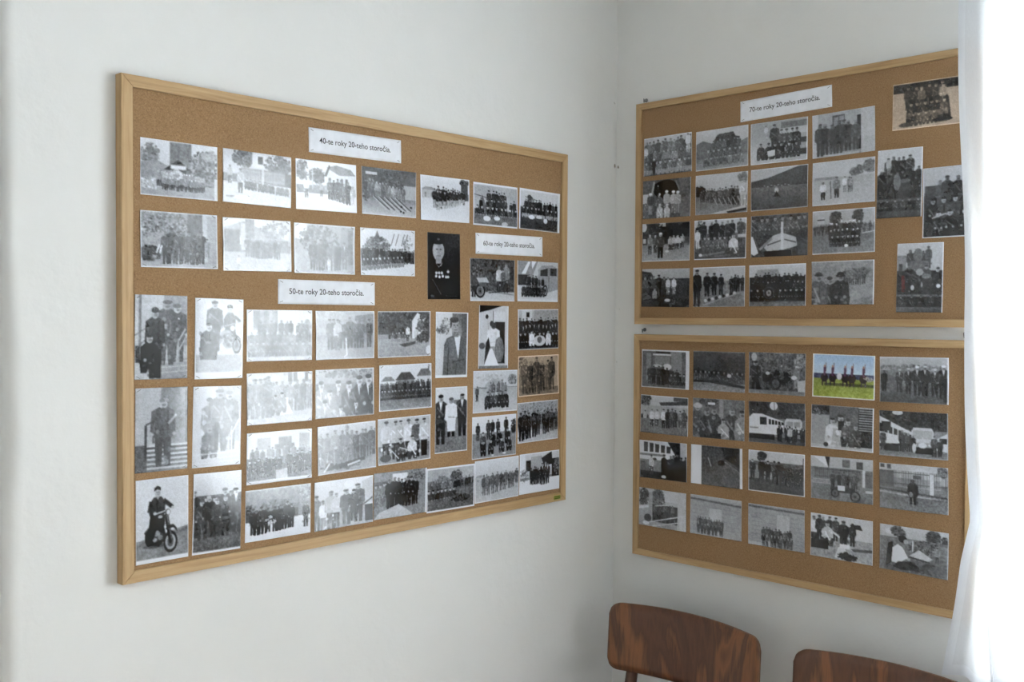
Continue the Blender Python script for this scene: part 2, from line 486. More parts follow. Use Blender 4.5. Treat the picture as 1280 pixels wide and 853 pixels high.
# ------------------------------------------------------------------ chairs against the window wall
def build_chair(t, label):
    root = empty('chair', (0.0, -t, 0.0), R90)
    tag(root, label, 'chair', 'wooden chairs along the wall')
    hw, zb, hh, th, rc = 0.2225, 0.660, 0.172, 0.014, 0.029
    def yb(uu, v): return -0.152 + 0.040 * (1 - (uu / hw) ** 2) + 0.06 * (v - 0.10)
    us = []
    n = 44
    for i in range(n + 1):
        a = -math.cos(math.pi * i / n)
        us.append(hw * (0.55 * a + 0.45 * (2 * i / n - 1)) if 0 < i < n else hw * a)
    rows = 10
    verts = []; faces = []
    def span(uu):
        o = 0.0
        q = abs(uu) - (hw - rc)
        if q > 0: o = rc - math.sqrt(max(rc * rc - q * q, 0))
        crown = 0.006 * (1 - (uu / hw) ** 2)
        return o, hh - o + crown
    for side in (0, 1):
        for uu in us:
            v0, v1 = span(uu)
            for k in range(rows + 1):
                f = k / rows
                v = v0 + (v1 - v0) * f
                # slightly rounded rim
                edge = min(f, 1 - f) * (v1 - v0)
                e2 = min(edge, hw - abs(uu))
                t_ = th / 2 * min(1.0, 0.45 + 0.55 * math.sqrt(max(min(e2 / 0.006, 1), 0)))
                verts.append((uu, yb(uu, v) + (t_ if side else -t_), zb + v))
    N = rows + 1; S = len(us) * N
    for s in (0, 1):
        for i in range(len(us) - 1):
            for k in range(rows):
                q = [s * S + i * N + k, s * S + (i + 1) * N + k, s * S + (i + 1) * N + k + 1, s * S + i * N + k + 1]
                faces.append(q if s == 0 else q[::-1])
    for i in range(len(us) - 1):
        a, b_ = i * N, (i + 1) * N
        faces.append([a, a + S, b_ + S, b_]); faces.append([a + rows, b_ + rows, b_ + rows + S, a + rows + S])
    for k in range(rows):
        a = k; faces.append([a, a + 1, a + 1 + S, a + S])
        a = (len(us) - 1) * N + k; faces.append([a, a + S, a + 1 + S, a + 1])
    o = data_obj('backrest', verts, faces, M_VENEER, root, True)
    o.data.materials.append(M_PLY_EDGE)
    nrim = 2 * (len(us) - 1) + 2 * rows
    for pf in o.data.polygons[len(o.data.polygons) - nrim:]: pf.material_index = 1; pf.use_smooth = False
    o['label'] = 'curved plywood backrest in figured dark veneer'
    for sgn in (-1, 1):
        x = 0.165 * sgn
        bm = bmesh.new()
        tube(bm, [(x * 1.08, -0.055, 0.0), (x * 1.05, -0.10, 0.20), (x * 1.02, -0.155, 0.42), (x, -0.150, 0.55), (x, -0.122, 0.68), (x, -0.100, 0.76), (x, -0.097, 0.775)],
             [0.011, 0.014, 0.0165, 0.0165, 0.015, 0.013, 0.007], 12)
        mesh_obj('leg', bm, M_CHAIR, root, True)['label'] = 'rear leg running up behind the backrest'
        bm = bmesh.new()
        tube(bm, [(x * 1.12, -0.565, 0.0), (x * 1.05, -0.55, 0.22), (x, -0.535, 0.43)], [0.012, 0.016, 0.019], 12)
        mesh_obj('leg', bm, M_CHAIR, root, True)
    # seat: rounded plywood plate on an apron ring
    bm = bmesh.new()
    ring = []
    for i in range(48):
        a = 2 * math.pi * i / 48
        c, s = math.cos(a), math.sin(a)
        px = 0.205 * math.copysign(abs(c) ** 0.45, c); py = 0.205 * math.copysign(abs(s) ** 0.45, s)
        px *= 1.0 - 0.10 * (py + 0.205) / 0.41
        ring.append((px, py - 0.365))
    for (z0, z1, k) in ((0.442, 0.456, 1.0),):
        lo = [bm.verts.new((x * k, -0.365 + (y + 0.365) * k, z0)) for x, y in ring]
        hi = [bm.verts.new((x * k, -0.365 + (y + 0.365) * k, z1)) for x, y in ring]
        bm.faces.new(lo); bm.faces.new(hi)
        for i in range(48):
            j = (i + 1) % 48
            bm.faces.new((lo[i], lo[j], hi[j], hi[i]))
    mesh_obj('seat', bm, M_VENEER, root)
    bm = bmesh.new()
    box(bm, -0.15, 0.15, -0.555, -0.535, 0.395, 0.442); box(bm, -0.15, 0.15, -0.19, -0.17, 0.395, 0.442)
    box(bm, -0.175, -0.155, -0.53, -0.19, 0.395, 0.442); box(bm, 0.155, 0.175, -0.53, -0.19, 0.395, 0.442)
    mesh_obj('apron', bm, M_CHAIR, root)
    for y0, y1, z in ((-0.552, -0.552, 0.20),):
        bm = bmesh.new(); tube(bm, [(-0.172, y0, z), (0.172, y1, z)], 0.009, 10); mesh_obj('stretcher', bm, M_CHAIR, root, True)
    for x in (-0.172, 0.172):
        bm = bmesh.new(); tube(bm, [(x, -0.552, 0.17), (x, -0.095, 0.17)], 0.009, 10); mesh_obj('stretcher', bm, M_CHAIR, root, True)
    return root
build_chair(0.3290, 'dark wooden chair standing in the corner of the room')
build_chair(0.8590, 'dark wooden chair standing beside the window curtain')

# ------------------------------------------------------------------ curtain
def interp(x, xs, ys): return float(np.interp(x, xs, ys))
def build_curtain(t_shift, width, label, seed, special):
    Z0, Z1 = EYE - 0.742, 2.41
    root = empty('curtain', (-0.095, -(0.960 + t_shift + width / 2), Z0))
    tag(root, label, 'curtain', 'sheer curtains at the windows')
    rnd = random.Random(seed)
    ph = rnd.uniform(0, 6)
    cols = [0.30 * i / 110 for i in range(110)] + [0.30 + (width - 0.30) * i / 120 for i in range(121)]
    nz = 96
    zs = [Z0 + (Z1 - Z0) * i / nz for i in range(nz + 1)]
    def P(s, z, off=0.0):
        zr = z - EYE
        y = -0.960 - s - t_shift
        amp = 0.016 + 0.008 * (Z1 - z) / 1.5
        x = -0.095 + amp * math.sin(2 * math.pi * s / 0.155 + 0.6 + 0.5 * math.sin(3 * s + ph)) * min(1, s / 0.05) + 0.006 * math.sin(2 * math.pi * s / 0.06 + 4 * z + ph)
        if special:
            sh = interp(zr, [-0.742, -0.60, -0.50, -0.41, -0.15, 0.0, 0.657], [0.012, -0.008, -0.020, -0.040, -0.026, -0.018, 0.0])
            y += sh * math.exp(-(s / 0.085) ** 2)
            B = interp(zr, [-0.742, -0.47, -0.41, -0.30, -0.08], [0.030, 0.066, 0.062, 0.030, 0.0])
            g = math.exp(-((s - 0.131) / 0.020) ** 2)
            y += B * g
            x -= 0.35 * B * math.exp(-((s - 0.136) / 0.05) ** 2)
            x += 0.010 * math.sin((zr + 0.742) * 9.0) * math.exp(-(s / 0.06) ** 2)
        return (x + 0.095 + off, y + 0.960 + t_shift + width / 2, z - Z0)
    def patch(name, cs, zz, mat, off):
        vs = [P(s, z, off) for s in cs for z in zz]
        n = len(zz)
        fs = [[i * n + k, (i + 1) * n + k, (i + 1) * n + k + 1, i * n + k + 1] for i in range(len(cs) - 1) for k in range(n - 1)]
        return data_obj(name, vs, fs, mat, root, True)
    patch('fabric', cols, zs, M_SHEER, 0.0)
    patch('bottom_hem', cols, [Z0 + 0.022 * i / 4 for i in range(5)], M_HEM, -0.0016)
    patch('side_hem', [0.014 * i / 6 for i in range(7)], zs, M_HEM, -0.0016)
    patch('heading_tape', cols, [Z1 - 0.05 + 0.05 * i / 3 for i in range(4)], M_HEM, -0.0016)
def build_rod(t0, t1, label):
    root = empty('curtain_rod', (-0.095, -(t0 + t1) / 2, 2.43))
    tag(root, label, 'curtain rod', 'curtain rods over the windows')
    L = (t1 - t0) / 2
    bm = bmesh.new(); tube(bm, [(0, -L, 0), (0, L, 0)], 0.011, 12); mesh_obj('rod', bm, M_WHITE_PAINT, root, True)
    for s in (-1, 1):
        bm = bmesh.new(); tube(bm, [(0, s * L, 0), (0, s * (L + 0.015), 0), (0, s * (L + 0.03), 0), (0, s * (L + 0.04), 0)], [0.012, 0.02, 0.018, 0.006], 12)
        mesh_obj('finial', bm, M_WHITE_PAINT, root, True)
        bm = bmesh.new(); tube(bm, [(0.10, s * (L - 0.05), -0.012), (0.0, s * (L - 0.05), -0.012)], 0.007, 8)
        mesh_obj('bracket', bm, M_STEEL, root, True)
build_curtain(0.0, 1.50, 'sheer white curtain hanging beside the stacked boards', 1, True)
build_rod(0.93, 2.52, 'white rod carrying the curtain beside the stacked boards')

# ------------------------------------------------------------------ photographs
# every print is a thin curled sheet; its picture is drawn procedurally into a colour attribute
SS = 2
class Pic:
    def __init__(s, portrait, seed):
        s.nx, s.ny = (70, 104) if portrait else (104, 70)
        s.W, s.H = s.nx * SS, s.ny * SS
        s.a = np.full((s.H, s.W, 3), 0.5)
        s.r = np.random.RandomState(seed)
    def _put(s, x0, y0, x1, y1, fn, g, al=1.0):
        X0, X1 = max(int(x0 * s.W) - 1, 0), min(int(x1 * s.W) + 2, s.W)
        Y0, Y1 = max(int(y0 * s.H) - 1, 0), min(int(y1 * s.H) + 2, s.H)
        if X0 >= X1 or Y0 >= Y1: return
        xx = (np.arange(X0, X1) + 0.5) / s.W; yy = (np.arange(Y0, Y1) + 0.5) / s.H
        m = fn(xx[None, :], yy[:, None])
        m = np.broadcast_to(m, (Y1 - Y0, X1 - X0)).astype(float)[..., None] * al
        v = s.a[Y0:Y1, X0:X1]
        v *= 1 - m
        v += m * np.asarray(g, float)
    def vn(s, h, w, cell):
        ch, cw = max(int(h / cell) + 2, 2), max(int(w / cell) + 2, 2)
        n = s.r.rand(ch, cw)
        yy = np.linspace(0, ch - 1.001, h); xx = np.linspace(0, cw - 1.001, w)
        yi, xi = yy.astype(int), xx.astype(int)
        fy, fx = (yy - yi)[:, None], (xx - xi)[None, :]
        return (n[yi][:, xi] * (1 - fy) * (1 - fx) + n[yi + 1][:, xi] * fy * (1 - fx) + n[yi][:, xi + 1] * (1 - fy) * fx + n[yi + 1][:, xi + 1] * fy * fx)
    def G(s, y0, y1, a, b, x0=0.0, x1=1.0):               # vertical gradient band
        Y0, Y1 = int(y0 * s.H), int(math.ceil(y1 * s.H)); X0, X1 = int(x0 * s.W), int(math.ceil(x1 * s.W))
        k = np.linspace(0, 1, max(Y1 - Y0, 1))[:, None, None]
        s.a[Y0:Y1, X0:X1] = (np.asarray(a, float) * (1 - k) + np.asarray(b, float) * k)[:Y1 - Y0]
    def R(s, x0, y0, x1, y1, g, al=1.0): s._put(x0, y0, x1, y1, lambda x, y: (x >= x0) & (x <= x1) & (y >= y0) & (y <= y1), g, al)
    def E(s, cx, cy, rx, ry, g, al=1.0): s._put(cx - rx, cy - ry, cx + rx, cy + ry, lambda x, y: ((x - cx) / rx) ** 2 + ((y - cy) / ry) ** 2 <= 1, g, al)
    def Q(s, pts, g, al=1.0):
        xs = [p[0] for p in pts]; ys = [p[1] for p in pts]
        def fn(x, y):
            m = np.zeros(np.broadcast(x, y).shape, bool)
            for i in range(len(pts)):
                ax, ay = pts[i]; bx, by = pts[i - 1]
                if ay == by: continue
                m ^= ((ay > y) != (by > y)) & (x < (bx - ax) * (y - ay) / (by - ay) + ax)
            return m
        s._put(min(xs), min(ys), max(xs), max(ys), fn, g, al)
    def L(s, x0, y0, x1, y1, wd, g, al=1.0):               # wd in picture heights
        w = wd / 2; asp = s.W / s.H
        dx, dy = (x1 - x0) * asp, y1 - y0; n = math.hypot(dx, dy) or 1
        ox, oy = -dy / n * w / asp, dx / n * w
        s.Q([(x0 + ox, y0 + oy), (x1 + ox, y1 + oy), (x1 - ox, y1 - oy), (x0 - ox, y0 - oy)], g, al)
    def N(s, x0, y0, x1, y1, amp, cell=0.03):              # mottling
        Y0, Y1 = max(int(y0 * s.H), 0), min(int(y1 * s.H), s.H); X0, X1 = max(int(x0 * s.W), 0), min(int(x1 * s.W), s.W)
        if Y1 - Y0 < 1 or X1 - X0 < 1: return
        n = s.vn(Y1 - Y0, X1 - X0, cell * s.H) * 0.6 + s.vn(Y1 - Y0, X1 - X0, cell * s.H * 0.5) * 0.4 - 0.5
        s.a[Y0:Y1, X0:X1] += (n * 2 * amp)[..., None]
    def T(s, cx, cy, rx, ry, g, var=0.16, n=70, dot=0.05):  # foliage: soft mass, then many small leaves
        asp = s.H / s.W
        for _ in range(max(n // 3, 8)):
            a = s.r.rand() * 6.283; q = math.sqrt(s.r.rand()) * 0.85
            k = dot * (0.6 + s.r.rand())
            s.E(cx + rx * q * math.cos(a), cy + ry * q * math.sin(a), k * asp, k * 0.8, g + s.r.uniform(-var, var) * 0.5, 0.8)
        for _ in range(int(n * 2.5)):
            a = s.r.rand() * 6.283; q = math.sqrt(s.r.rand()) * 1.05
            k = dot * (0.18 + 0.35 * s.r.rand())
            s.E(cx + rx * q * math.cos(a), cy + ry * q * math.sin(a), k * asp, k * 0.8, g + s.r.uniform(-var, var) * 1.5, 0.8)
    def M(s, x, yb, h, c=0.18, leg=None, hat=0.12, face=0.72, shirt=None, w=1.0, lite=0.3):   # standing figure
        asp = s.H / s.W * w * 1.14
        yb = yb + s.r.uniform(-0.012, 0.012)
        leg = c * 0.85 if leg is None else leg
        U = h * asp
        s.Q([(x - 0.10 * U, yb - 0.50 * h), (x + 0.10 * U, yb - 0.50 * h), (x + 0.085 * U, yb), (x + 0.02 * U, yb), (x, yb - 0.36 * h), (x - 0.02 * U, yb), (x - 0.085 * U, yb)], leg)
        s.Q([(x - 0.05 * U, yb - 0.86 * h), (x + 0.05 * U, yb - 0.86 * h), (x + 0.135 * U, yb - 0.80 * h), (x + 0.15 * U, yb - 0.52 * h), (x + 0.11 * U, yb - 0.42 * h), (x - 0.11 * U, yb - 0.42 * h), (x - 0.15 * U, yb - 0.52 * h), (x - 0.135 * U, yb - 0.80 * h)], c)
        s.L(x - 0.10 * U, yb - 0.72 * h, x - 0.105 * U, yb - 0.5 * h, 0.02 * h, c + 0.10)
        s.L(x + 0.06 * U, yb - 0.80 * h, x + 0.05 * U, yb - 0.48 * h, 0.025 * h, max(c - 0.08, 0.04))
        if shirt is not None: s.Q([(x - 0.035 * U, yb - 0.85 * h), (x + 0.035 * U, yb - 0.85 * h), (x, yb - 0.66 * h)], shirt)
        s.E(x - 0.13 * U, yb - 0.47 * h, 0.022 * U, 0.025 * h, face * 0.9); s.E(x + 0.13 * U, yb - 0.47 * h, 0.022 * U, 0.025 * h, face * 0.85)
        s.L(x - 0.085 * U, yb - 0.52 * h, x + 0.085 * U, yb - 0.53 * h, 0.022 * h, max(c - 0.08, 0.05))
        s.E(x, yb - 0.905 * h, 0.052 * U, 0.068 * h, face)
        s.E(x + 0.012 * U, yb - 0.89 * h, 0.03 * U, 0.02 * h, face * 0.7)
        s.E(x + s.r.uniform(-.012, .012) * U, yb - 0.958 * h, s.r.uniform(0.048, 0.062) * U, s.r.uniform(0.026, 0.040) * h, hat)
        for _ in range(9): s.E(x + s.r.uniform(-.13, .13) * U, yb - s.r.uniform(.02, .82) * h, s.r.uniform(.015, .04) * U, s.r.uniform(.012, .05) * h, c + s.r.uniform(-.16, .38), 0.6)
        if s.r.rand() < .5: s.L(x - s.r.uniform(.06, .14) * U, yb - .74 * h, x + s.r.uniform(-.05, .18) * U, yb - s.r.uniform(.45, .6) * h, .03 * h, c + .22, .8)
        if s.r.rand() < .4: s.L(x + s.r.uniform(-.06, .06) * U, yb - .40 * h, x + s.r.uniform(-.05, .05) * U, yb, .025 * h, leg + .3, .7)
    def S(s, x, yb, h, c=0.18, hat=0.12, face=0.72, knee=None, shirt=None):   # seated or kneeling figure
        asp = s.H / s.W; U = h * asp
        knee = c * 0.9 if knee is None else knee
        s.Q([(x - 0.10 * U, yb - 0.78 * h), (x + 0.10 * U, yb - 0.78 * h), (x + 0.24 * U, yb - 0.66 * h), (x + 0.26 * U, yb - 0.25 * h), (x - 0.26 * U, yb - 0.25 * h), (x - 0.24 * U, yb - 0.66 * h)], c)
        s.Q([(x - 0.28 * U, yb - 0.34 * h), (x + 0.28 * U, yb - 0.34 * h), (x + 0.24 * U, yb), (x + 0.06 * U, yb), (x, yb - 0.16 * h), (x - 0.08 * U, yb), (x - 0.24 * U, yb)], knee)
        s.E(x - 0.12 * U, yb - 0.33 * h, 0.05 * U, 0.045 * h, face * 0.85); s.E(x + 0.13 * U, yb - 0.33 * h, 0.05 * U, 0.045 * h, face * 0.85)
        if shirt is not None: s.Q([(x - 0.06 * U, yb - 0.77 * h), (x + 0.06 * U, yb - 0.77 * h), (x, yb - 0.5 * h)], shirt)
        s.L(x + 0.02 * U, yb - 0.7 * h, x + 0.03 * U, yb - 0.36 * h, 0.03 * h, max(c - 0.08, 0.04))
        s.E(x, yb - 0.87 * h, 0.09 * U, 0.115 * h, face)
        s.E(x + 0.02 * U, yb - 0.84 * h, 0.05 * U, 0.035 * h, face * 0.7)
        s.E(x, yb - 0.955 * h, s.r.uniform(0.078, 0.10) * U, s.r.uniform(0.04, 0.06) * h, hat)
        for _ in range(10): s.E(x + s.r.uniform(-.25, .25) * U, yb - s.r.uniform(.0, .72) * h, s.r.uniform(.02, .07) * U, s.r.uniform(.02, .06) * h, c + s.r.uniform(-.16, .40), 0.6)
        if s.r.rand() < .6: s.L(x - s.r.uniform(.1, .24) * U, yb - .6 * h, x + s.r.uniform(-.1, .25) * U, yb - s.r.uniform(.1, .36) * h, .05 * h, c + .25, .8)
    def row(s, x0, x1, y0, y1, h0, h1, n, c=0.18, leg=None, hat=0.12, face=0.72, shirt=None, jit=0.4, cv=0.09):
        for i in range(n):
            f = i / max(n - 1, 1)
            k = s.r.uniform(-cv, cv)
            h = (h0 + (h1 - h0) * f) * (1 + s.r.uniform(-0.09, 0.07))
            s.M(x0 + (x1 - x0) * (f + s.r.uniform(-jit, jit) / max(n, 2)), y0 + (y1 - y0) * f, h, c + k, None if leg is None else leg + k * 0.5, hat + s.r.choice([0, 0, .06, .16, .3]), face + k - 0.04, shirt, s.r.uniform(0.92, 1.1))
    def sits(s, x0, x1, y0, y1, h0, h1, n, c=0.18, hat=0.12, face=0.72, knee=None, shirt=None, cv=0.09):
        for i in range(n):
            f = i / max(n - 1, 1); k = s.r.uniform(-cv, cv)
            s.S(x0 + (x1 - x0) * (f + s.r.uniform(-0.2, 0.2) / max(n, 2)), y0 + (y1 - y0) * f, h0 + (h1 - h0) * f, c + k, hat, face + k, knee, shirt)
    def house(s, x0, yt, x1, yb, wall=0.8, roof=0.3, gable=0.12, win=0.3, n=3):
        s.R(x0, yt, x1, yb, wall)
        s.Q([(x0 - 0.02, yt), (x1 + 0.02, yt), (x1 - (x1 - x0) * 0.25, yt - gable), (x0 + (x1 - x0) * 0.25, yt - gable)], roof)
        for i in range(n):
            xc = x0 + (x1 - x0) * (i + 0.5) / n
            s.R(xc - 0.016, yt + (yb - yt) * 0.25, xc + 0.016, yt + (yb - yt) * 0.65, win)
    def fence(s, x0, x1, y0, y1, n, g, rail=None, wd=0.012):
        for i in range(n):
            x = x0 + (x1 - x0) * i / (n - 1); s.L(x, y0, x, y1, wd, g)
        for q in (0.15, 0.85): s.L(x0, y0 + (y1 - y0) * q, x1, y0 + (y1 - y0) * q, wd * 1.3, g if rail is None else rail)
    def bus(s, x0, y0, x1, y1, body=0.82, glass=0.2, low=0.6):
        w, h = x1 - x0, y1 - y0
        s.Q([(x0 + 0.1 * w, y0), (x1 - 0.1 * w, y0), (x1, y0 + 0.18 * h), (x1, y1), (x0, y1), (x0, y0 + 0.18 * h)], body)
        s.R(x0 + 0.10 * w, y0 + 0.20 * h, x0 + 0.48 * w, y0 + 0.52 * h, glass); s.R(x0 + 0.52 * w, y0 + 0.20 * h, x0 + 0.90 * w, y0 + 0.52 * h, glass)
        s.R(x0, y0 + 0.70 * h, x1, y1, low)
        s.E(x0 + 0.18 * w, y0 + 0.80 * h, 0.07 * w, 0.06 * h, 0.85); s.E(x0 + 0.82 * w, y0 + 0.80 * h, 0.07 * w, 0.06 * h, 0.85)
        s.R(x0 + 0.05 * w, y0 + 0.9 * h, x1 - 0.05 * w, y1, 0.25)
    def coach(s, x0, yt0, yb0, x1, yt1, yb1, body=0.82, n=6, glass=0.18):   # bus side in perspective
        s.Q([(x0, yt0), (x1, yt1), (x1, yb1), (x0, yb0)], body)
        for i in range(n):
            a, b = (i + 0.12) / n, (i + 0.85) / n
            def pt(f, q): return (x0 + (x1 - x0) * f, yt0 + (yt1 - yt0) * f + q * ((yb0 - yt0) + ((yb1 - yt1) - (yb0 - yt0)) * f))
            s.Q([pt(a, 0.22), pt(b, 0.22), pt(b, 0.5), pt(a, 0.5)], glass)
        s.Q([pt(0, 0.9), pt(1, 0.9), pt(1, 1.0), pt(0, 1.0)], 0.2)
    def wheel(s, x, y, r, g=0.12, hub=0.6, sq=1.0):
        a = s.H / s.W
        s.E(x, y, r * a * sq, r, g); s.E(x, y, r * 0.74 * a * sq, r * 0.74, hub); s.E(x, y, r * 0.45 * a * sq, r * 0.5, g + 0.25); s.E(x, y, r * 0.2 * a * sq, r * 0.2, g)
    def B(s, l, t, rr, b, g=0.93):
        if l: s.R(0, 0, l, 1, g)
        if t: s.R(0, 0, 1, t, g)
        if rr: s.R(1 - rr, 0, 1, 1, g)
        if b: s.R(0, 1 - b, 1, 1, g)
    def done(s, tint=(0.97, 0.975, 1.0), lo=0.05, hi=0.955, grain=0.02):
        H, W = s.H, s.W
        edge = (s.a > 0.915).all(-1, keepdims=True)
        tx = (s.vn(H, W, 3.0) - 0.5) * 0.15 + (s.vn(H, W, 6.0) - 0.5) * 0.10 + (s.vn(H, W, 40.0) - 0.5) * 0.10
        mid = 0.10 + 0.90 * np.clip(1 - np.abs(s.a.mean(-1) - 0.42) / 0.5, 0, 1)
        s.a = np.where(edge, s.a, s.a + (tx * mid)[..., None])
        a = s.a.reshape(s.ny, SS, s.nx, SS, 3).mean((1, 3))
        pad = np.pad(a, ((1, 1), (1, 1), (0, 0)), 'edge')
        a = 0.6 * a + 0.1 * (pad[:-2, 1:-1] + pad[2:, 1:-1] + pad[1:-1, :-2] + pad[1:-1, 2:])
        a = a + s.r.randn(s.ny, s.nx, 1) * grain
        a = np.clip(0.48 + (a - 0.48) * 1.28, 0, 1)
        return srgb(np.clip((lo + (hi - lo) * a) * np.array(tint), 0, 1))
SEPIA = (1.0, 0.90, 0.80)

PH = {}     # key: (u, v, angle, portrait, label, painter, tint)
def ph(key, uu, vv, ang, label, portrait=False, tint=(0.945, 0.962, 1.0)):
    def deco(fn): PH[key] = (uu, vv, ang, portrait, label, fn, tint); return fn
    return deco

# ---- big board, 40s
@ph('P1', .1134, .7451, .25, 'black-and-white photo of a crowd before a gabled porch and wooden tower')
def _(p):
    p.G(0, .5, .84, .78); p.T(.12, .27, .12, .18, .52, .1, 60); p.R(.37, .02, .65, .5, .48); p.N(.37, .02, .65, .5, .05, .02)
    p.Q([(0, .42), (.2, .36), (.42, .5), (.42, .8), (0, .8)], .58); p.T(.82, .45, .2, .32, .42, .2, 160, .05); p.T(.9, .2, .12, .1, .6, .1, 30)
    p.Q([(.29, .52), (.48, .32), (.64, .5), (.56, .5), (.48, .42), (.38, .52)], .2); p.R(.38, .42, .58, .49, .85); p.R(.4, .5, .58, .75, .28)
    p.G(.76, 1, .66, .62); p.T(.12, .78, .12, .1, .72, .15, 50); p.T(.46, .6, .07, .08, .75, .15, 30)
    p.row(.22, .82, .82, .84, .28, .26, 17, .62, .2, .7, .85); p.row(.28, .8, .88, .88, .25, .22, 12, .5, .18, .75, .85); p.R(.95, .6, 1, 1, .8); p.B(.012, .012, .012, .02)
@ph('P2', .2771, .7457, -.3, 'faded photo of a kneeling line and men standing beside a picket fence')
def _(p):
    p.G(0, .45, .82, .8); p.T(.3, .14, .16, .16, .36, .12, 80); p.R(.42, .05, .62, .28, .85); p.R(.5, .08, .57, .22, .3); p.T(.8, .2, .2, .18, .4, .15, 90)
    p.R(.26, .32, .9, .56, .5); p.fence(.26, .9, .34, .56, 30, .66); p.R(.56, .3, .585, .6, .75); p.R(.9, .35, 1, .75, .3)
    p.G(.6, 1, .78, .8); p.sits(.33, .92, .72, .78, .2, .2, 10, .35, .25, .8)
    p.M(.1, .64, .34, .7, .28, .4, .7); p.M(.25, .8, .46, .68, .25, .35, .7); p.L(.05, .88, .38, .86, .03, .55); p.E(.28, .88, .12, .035, .9); p.B(0, .01, .01, 0)
@ph('P3', .4410, .7469, 1.18, 'contrasty photo of men lined up on a white road below a gabled house')
def _(p):
    p.G(0, .5, .9, .86); p.T(.1, .2, .09, .2, .4, .15, 60); p.T(.35, .3, .14, .14, .36, .12, 60); p.Q([(.46, .5), (.46, .26), (.54, .08), (.64, .28), (.98, .22), (.98, .6), (.46, .6)], .82)
    p.Q([(.5, .12), (.66, .06), (.9, .12), (.98, .24), (.7, .26)], .5); p.Q([(.46, .3), (.54, .06), (.56, .1), (.5, .3)], .25)
    for x in (.55, .75, .83): p.R(x - .02, .32, x + .02, .46, .3)
    p.fence(.28, .5, .48, .6, 12, .5); p.G(.66, 1, .92, .95); p.L(.27, .15, .27, .58, .02, .75)
    p.M(.17, .74, .4, .88, .3, .5, .6); p.M(.41, .7, .28, .6, .25); p.row(.55, .86, .76, .84, .42, .46, 6, .38, .2, .25, .75, None, .2, .18); p.M(.93, .84, .4, .7, .75, .6); p.B(.02, .02, .02, .03)
@ph('P4', .6074, .7495, .66, 'dark photo of men leaning back along curved hoses beside a shed')
def _(p):
    p.G(0, .5, .3, .32); p.T(.45, .22, .4, .22, .3, .12, 160); p.R(.07, .1, .28, .16, .75); p.Q([(.68, .3), (.85, .08), (1, .1), (1, .34)], .34); p.R(.76, .32, 1, .66, .68)
    p.G(.62, 1, .5, .76); p.T(.1, .5, .1, .2, .45, .2, 50); p.row(.08, .76, .62, .68, .38, .32, 12, .45, .4, .2, .78, None, .2, .2)
    for k in range(5): p.L(.22 + k * .1, .6, .5 + k * .1, .86, .02, .2); p.L(.2 + k * .1, .6, .46 + k * .1, .88, .02, .75)
    for q in ((.72, .78), (.76, .9), (.9, .78), (.71, .88)): p.E(q[0], q[1], .02, .02, .12)
    p.B(.01, .01, .01, .02)
@ph('P10', .4367, .6168, .49, 'washed-out photo of a blurred group standing in front of trees', False)
def _(p):
    p.G(0, 1, .62, .6); p.Q([(0, 0), (.2, 0), (.2, .35), (0, .3)], .85); p.T(.4, .3, .3, .28, .4, .08, 120); p.R(.76, .05, 1, .9, .55); p.R(.88, .1, .96, .8, .42)
    p.row(.28, .74, .92, .92, .6, .6, 7, .34, .3, .25, .6); p.M(.82, .9, .55, .45, .4, .35, .65, .8); p.M(.56, .95, .3, .7, .7, .5, .7); p.G(.94, 1, .6, .62); p.B(.025, .03, .025, .03)
@ph('P11', .6045, .6187, .76, 'photo of dense marching ranks with sitters on snowy white ground')
def _(p):
    p.G(0, .5, .86, .84); p.Q([(.22, .3), (.3, .05), (.38, .3)], .45); p.T(.3, .34, .22, .16, .42, .16, 90); p.T(.85, .3, .1, .18, .5, .15, 40, .025)
    for x in (.55, .63, .74, .8): p.L(x, .35, x + .06, .1, .02, .45)
    p.G(.7, 1, .8, .86); p.row(.04, .96, .72, .74, .36, .3, 18, .16, .12, .2, .74); p.R(.6, .48, 1, .68, .16, .7); p.row(.62, .98, .72, .72, .3, .28, 10, .15, .12, .18, .7)
    p.sits(.06, .74, .9, .8, .28, .24, 10, .3, .2, .8, .5); p.B(.015, .015, .015, .02)
@ph('P8', .1130, .6161, .73, 'grey photo of men crowded round a fire engine beside a tree trunk')
def _(p):
    p.G(0, 1, .55, .6); p.T(.3, .3, .32, .3, .5, .2, 200); p.R(.6, 0, .8, .9, .38); p.R(.8, 0, 1, 1, .7); p.R(.86, .05, 1, .95, .62); p.E(.28, .5, .24, .14, .68, .6)
    p.T(.12, .75, .13, .14, .24, .16, 60); p.G(.88, 1, .62, .68); p.row(.32, .78, .92, .92, .62, .58, 7, .22, .18, .15, .5, None, .2); p.L(.2, .74, .24, .58, .03, .85); p.L(.24, .74, .27, .6, .03, .85); p.M(.86, .8, .34, .55, .5); p.B(.015, .02, .015, .025)
@ph('P9', .2771, .6163, 1.07, 'pale photo of a small boy facing a group outside a long low building')
def _(p):
    p.G(0, .5, .8, .76); p.Q([(0, .2), (.3, .06), (.98, .42), (.98, .5), (0, .3)], .62); p.R(.02, .22, .24, .66, .42); p.R(.26, .1, .32, .6, .72); p.R(.32, .02, .45, .6, .55); p.T(.75, .2, .2, .16, .55, .08, 60)
    p.R(.45, .4, .95, .62, .5); p.G(.64, 1, .66, .72); p.row(.34, .8, .72, .76, .36, .36, 9, .38, .34, .35, .65); p.E(.55, .66, .2, .1, .4, .6); p.M(.22, .96, .26, .75, .6, .4, .65); p.B(.02, .02, .02, .03)
